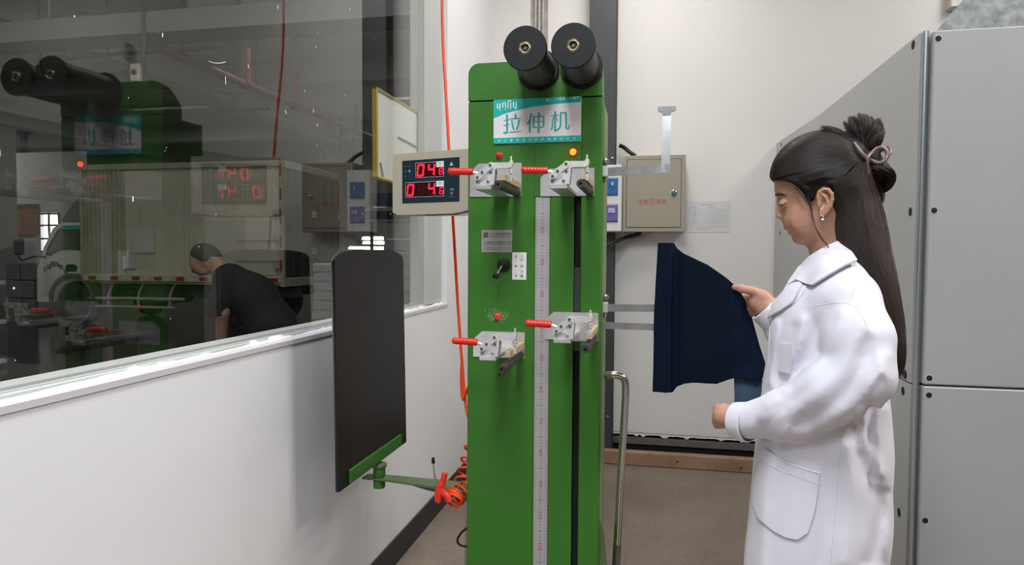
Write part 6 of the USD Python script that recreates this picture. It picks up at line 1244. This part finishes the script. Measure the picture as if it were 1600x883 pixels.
for k, (m1, m2, tip) in enumerate(SPRAY):      # the spray of ends above the clip
    for kind, n_ in (('hair_strand', 70), ('hair_brown', 60)):
        tp = (tip[0] + RNG.normal(0, 1.5), tip[1] + RNG.normal(0, 1.5))
        bundle(kind, [(1353, 246, .02), (*m1, .03), (*m2, .025 + RNG.normal(0, .008)), (*(tp if kind == 'hair_brown' else ((m2[0] + tp[0]) / 2, (m2[1] + tp[1]) / 2)), .015 + RNG.normal(0, .012))], [(.010, .016), (.009, .018), (.007, .014), (.0025, .008)], n_, 0.0007, (0, 1), 0.003, 18)
bundle('hair_brown', [(1338, 226, .02), (1318, 212, .03), (1300, 203, .03), (1281, 199, .03)], [(.008, .016), (.008, .014), (.005, .01), (.0018, .006)], 150, 0.0007, (0, 1), 0.004, 18, (0.5, 0.1))
bundle('hair_strand', [(1366, 285, .02), (1376, 300, .02), (1376, 318, .02)], [(.008, .012), (.006, .008), (.003, .004)], 50, 0.0009, (0, 1), 0.004, 14)
for ctrl in ([(1262, 304, .08), (1266, 322, .083), (1272, 348, .078), (1283, 372, .075), (1296, 392, .075), (1303, 410, .08)], [(1242, 292, .075), (1254, 306, .082), (1264, 318, .084), (1270, 330, .082)]):
    bundle('hair_strand', ctrl, [(.0025, .002), (.0012, .002), (.0012, .002), (.0015, .003)], 8, 0.00045, (0, 1), 0.003, 20)
for _ in range(30):      # stray hairs over the crown
    s_ = np.array(S0[RNG.integers(0, 8)]) + RNG.normal(0, 4, 2); e_ = s_ + [RNG.uniform(18, 60), RNG.uniform(-8, 14)]; m_ = (s_ + e_) / 2 + [RNG.normal(0, 3), RNG.uniform(-9, -2)]; dd = RNG.uniform(0, .05)
    strand('hair_strand', spline([W(*s_, dd), W(*m_, dd), W(*e_, dd)], 10), 0.00035)
def curves(name, kind, parent):
    c = UsdGeom.BasisCurves.Define(stage, parent + '/' + name); pts = np.vstack([p for p, _ in CUR[kind]]) - OFF[parent]
    c.CreateTypeAttr('linear'); c.CreateCurveVertexCountsAttr(Vt.IntArray([len(p) for p, _ in CUR[kind]])); c.CreatePointsAttr(Vt.Vec3fArray.FromNumpy(pts.astype(np.float32)))
    w = np.concatenate([wd * np.r_[0.8, np.ones(len(p) - 3), 0.7, 0.25] for p, wd in CUR[kind]]); c.CreateWidthsAttr(Vt.FloatArray.FromNumpy(w.astype(np.float32))); c.SetWidthsInterpolation('vertex')
    UsdShade.MaterialBindingAPI.Apply(c.GetPrim()).Bind(LOOK[kind]); c.GetPrim().SetCustomDataByKey('kind', 'stuff')
curves('hair_strands', 'hair_strand', wo); curves('hair_lengths', 'hair_mid', wo); curves('hair_ends', 'hair_brown', wo)
hairf = lambda p: smin(smin(cap(p), fall(p), .012), bun(p), .008)
c_on = march(hairf, [(1334, 224), (1340, 234), (1347, 243), (1354, 249), (1362, 253), (1354, 248), (1354, 260), (1355, 273)]); c_on = c_on + normal(hairf, c_on) * 0.003
dl = loc(c_on[4])[1]
cp = spline(list(c_on[:5]) + [W(1374, 254.5, dl), W(1384, 249, dl - .006), W(1386.5, 239, dl - .010), W(1380, 231.5, dl - .010), W(1370, 232, dl - .004), W(1362, 239, dl)] + [c_on[5] + E2 * .006] + list(c_on[6:]), 80)
obj('hair_clip', tube(cp, np.interp(np.linspace(0, 1, 80), [0, .15, .5, .85, 1], [.0026, .0044, .0042, .0034, .0022]), 10), 'clip_mauve', wo, smooth=True)
obj('clip_back', tube(spline([W(1386, 243, dl - .008), W(1391, 238, dl - .025), W(1388, 231, dl - .035), W(1376, 236, dl - .045), W(1362, 246, dl - .04)], 20), .0036, 8), 'clip_mauve', wo, smooth=True)
# ------------------------------------------------------------------ the navy garment she pulls
gpoly = [(1028, 380.5), (1053.5, 380.5), (1058, 388), (1068, 396), (1085, 404), (1106, 414), (1122, 425), (1136, 435), (1146, 444), (1158, 458), (1166, 472), (1172, 486), (1178, 508), (1187, 540), (1196, 568), (1192, 590), (1180, 596), (1160, 592), (1147, 591), (1136, 594), (1120, 600), (1106, 599.5), (1085, 598), (1070, 599.5), (1058, 604), (1051, 613), (1040, 614), (1020, 612), (1021.5, 560), (1022, 500), (1025, 440)]
GYK = [2.150, 2.105] + [W(x, 458, dd)[1] for x, dd in ((1145, -.213), (1160, -.208), (1178, -.226), (1200, -.232))]
def gy(px, py):
    y = np.interp(px, [1015, 1055, 1145, 1160, 1178, 1200], GYK)
    return y + 0.012 * np.sin((px - 1050) / 16.0 + (py - 480) / 60.0) * np.clip((px - 1050) / 60, 0, 1) - 0.010 * np.exp(-((px - 1047) / 7.0) ** 2) + 0.012 * np.exp(-((px - 1058) / 5.0) ** 2) + 0.010 * np.sin((py - 560) / 22.0 + px / 30) * np.clip((py - 520) / 70, 0, 1) * np.clip((px - 1050) / 60, 0, 1)
gm = thing('garment', 'dark navy knit garment stretched between the green machine and two hands', 'garment', on_y(1040, 612, 2.13))
def cloth(name, poly, fy, m, th=0.004):
    p, t = dense(poly, 4.0); f_ = np.array([on_y(x, y, fy(x, y)) for x, y in p]); b_ = np.array([on_y(x, y, fy(x, y) + th) for x, y in p])
    a = np.cross(f_[t[:, 1]] - f_[t[:, 0]], f_[t[:, 2]] - f_[t[:, 0]]).sum(0)
    if a[1] > 0: t = t[:, ::-1]
    return obj(name, sheet(f_, b_, t), m, gm, smooth=60)
cloth('front_panel', gpoly, gy, 'navy_jersey')
cloth('waistband', [(1028, 379.5), (1053, 379.5), (1051, 440), (1049.5, 500), (1049, 560), (1050, 613.5), (1019.5, 612.5), (1021, 560), (1021.5, 500), (1024.5, 440)], lambda x, y: gy(x, y) - 0.008 - 0.003 * math.sin(y / 17), 'navy_jersey', 0.014)
cloth('back_panel', [(1146, 560), (1180, 560), (1192, 575), (1190, 612), (1184, 640), (1165, 650), (1147, 646), (1147.5, 615)], lambda x, y: gy(x, y) + 0.018, 'navy_sheer')
# ------------------------------------------------------------------ the man working in the hall
MZ = 5.4
def M_(px, py, dd=0.0): return CAM + ray(px, py) * (MZ - dd)
mn = thing('person', 'person in a black t-shirt bending forward in front of the truck', 'person', M_(400, 700) * [1, 1, 0])
mloc = lambda p: np.stack([(p - M_(370, 450)) @ CR, (p - M_(370, 450)) @ CU, -(p - M_(370, 450)) @ _f], -1)
def me(p, px, py, dd, r, rot=0.0):
    q = mloc(p) - mloc(M_(px, py, dd)); c, s = math.cos(rot), math.sin(rot); q = np.stack([q[:, 0] * c + q[:, 1] * s, -q[:, 0] * s + q[:, 1] * c, q[:, 2]], -1); return ell(q, 0, r)
def mc(p, pts, rs, k=.03): return chain(p, [M_(*q) for q in pts], rs, k)
def man_skin(p):
    d = me(p, 321, 401, 0, (.118, .093, .078), -0.35); d = smin(d, me(p, 310, 414, 0, (.060, .085, .062), 0.5), .03); d = smin(d, me(p, 320, 424, 0, (.045, .03, .045), 0.6), .02)
    d = smin(d, mc(p, [(304, 418, 0), (302.5, 424, 0)], [.014, .018], .01), .012); d = smin(d, me(p, 331, 406, .078, (.016, .03, .012)), .006)
    d = smin(d, mc(p, [(336, 412, 0), (356, 432, 0)], [.070, .085]), .03)
    for s_, dx in ((.17, 0), (-.17, 6)):
        d = smin(d, mc(p, [(352 + dx, 446, s_), (347 + dx, 490, s_ + .03), (346 + dx, 533, s_ - .02), (345 + dx, 552, s_ - .03)], [.068, .054, .038, .030], .02), .03)
        for k in range(4): d = smin(d, mc(p, [(345 + dx + 2.6 * k - 4, 552, s_ - .03), (345 + dx + 3.2 * k - 5, 562, s_ - .03), (345 + dx + 3.2 * k - 4, 569, s_ - .04)], [.016, .012, .009], .01), .01)
        d = smin(d, mc(p, [(341 + dx, 548, s_), (337 + dx, 558, s_)], [.016, .011], .01), .01)
    return smin(d, mc(p, [(356, 440, 0), (430, 520, 0), (452, 560, 0)], [.10, .13, .13]), .03)
def man_shirt(p):
    d = mc(p, [(360, 438, .07), (395, 464, .07), (424, 508, .06), (438, 548, .05)], [.135, .175, .185, .17], .05); d = smin(d, mc(p, [(360, 438, -.07), (395, 464, -.07), (424, 508, -.06), (438, 548, -.05)], [.135, .175, .185, .17], .05), .04)
    for s_, dx in ((.17, 0), (-.17, 6)): d = smin(d, mc(p, [(356 + dx, 436, s_ - .02), (345 + dx, 470, s_ + .01), (341 + dx, 490, s_ + .02)], [.098, .088, .086], .02), .03)
    d = smax(d, -mc(p, [(338, 412, 0), (352, 428, 0)], [.080, .088]), .01)
    q = mloc(p); cut = mloc(M_(345, 492)); d = smax(d, np.where(q[:, 0] < mloc(M_(366, 480))[0], cut[1] - q[:, 1], -1.0), .006)
    return d + 0.008 * (meshkit.fbm(p * 12, 3, 9) - 0.5)
def man_legs(p):
    d = None; g = M_(440, 540)
    for s_ in (.12, -.12):
        k1 = M_(430, 590, s_); ft = np.array([k1[0] + .06, k1[1], 0.05]); e = chain(p, [M_(440, 548, s_ * .7), np.array([k1[0], k1[1], .48]), ft + [0, 0, .05]], [.16, .10, .075], .03); d = e if d is None else smin(d, e, .04)
    return d
mb = bounds([M_(270, 360, .3), M_(480, 600, -.3), M_(270, 600, -.3), M_(480, 360, .3)], .05)
obj('body', relax(surfnet(man_skin, *mb, 0.011), 3), 'skin_man', mn, smooth=True)
obj('t_shirt', relax(surfnet(man_shirt, *mb, 0.014), 2), 'shirt_black', mn, smooth=True)
mt = np.array([mb[0] - [.2, .2, 0], mb[1] + .2]); mt[0][2] = 0.02
obj('trousers', relax(surfnet(man_legs, mt[0], mt[1], 0.022), 2), 'trousers', mn, smooth=True)
for s_ in (.12, -.12):
    k1 = M_(430, 590, s_); f_ = np.array([k1[0] + .04, k1[1], 0.0]); sh_ = lambda p, f_=f_: smax(chain(p, [f_ + [.07, 0, .045], f_ + [-.10, -.02, .04], f_ + [-.18, -.03, .03]], [.045, .05, .036], .02), .001 - p[:, 2], .004)
    obj('shoe', relax(surfnet(sh_, f_ - .3, f_ + [.3, .3, .14], 0.014), 2), 'black_rubber', mn, smooth=True)
def man_hair(p):
    d = me(p, 322, 400, 0, (.124, .098, .084), -0.35); q = mloc(p)
    def cut(ax, ay, bx, by):
        a, b = mloc(M_(ax, ay)), mloc(M_(bx, by)); nx, ny = (b - a)[1], -(b - a)[0]; return ((q[:, 0] - a[0]) * nx + (q[:, 1] - a[1]) * ny) / math.hypot(nx, ny)
    return smax(d, cut(293, 399, 340, 415), .01)
obj('hair', relax(surfnet(man_hair, *bounds([M_(290, 370, .15), M_(360, 430, -.15), M_(290, 430, -.15), M_(360, 370, .15)], .02), 0.008), 2), 'hair_short', mn, smooth=True)
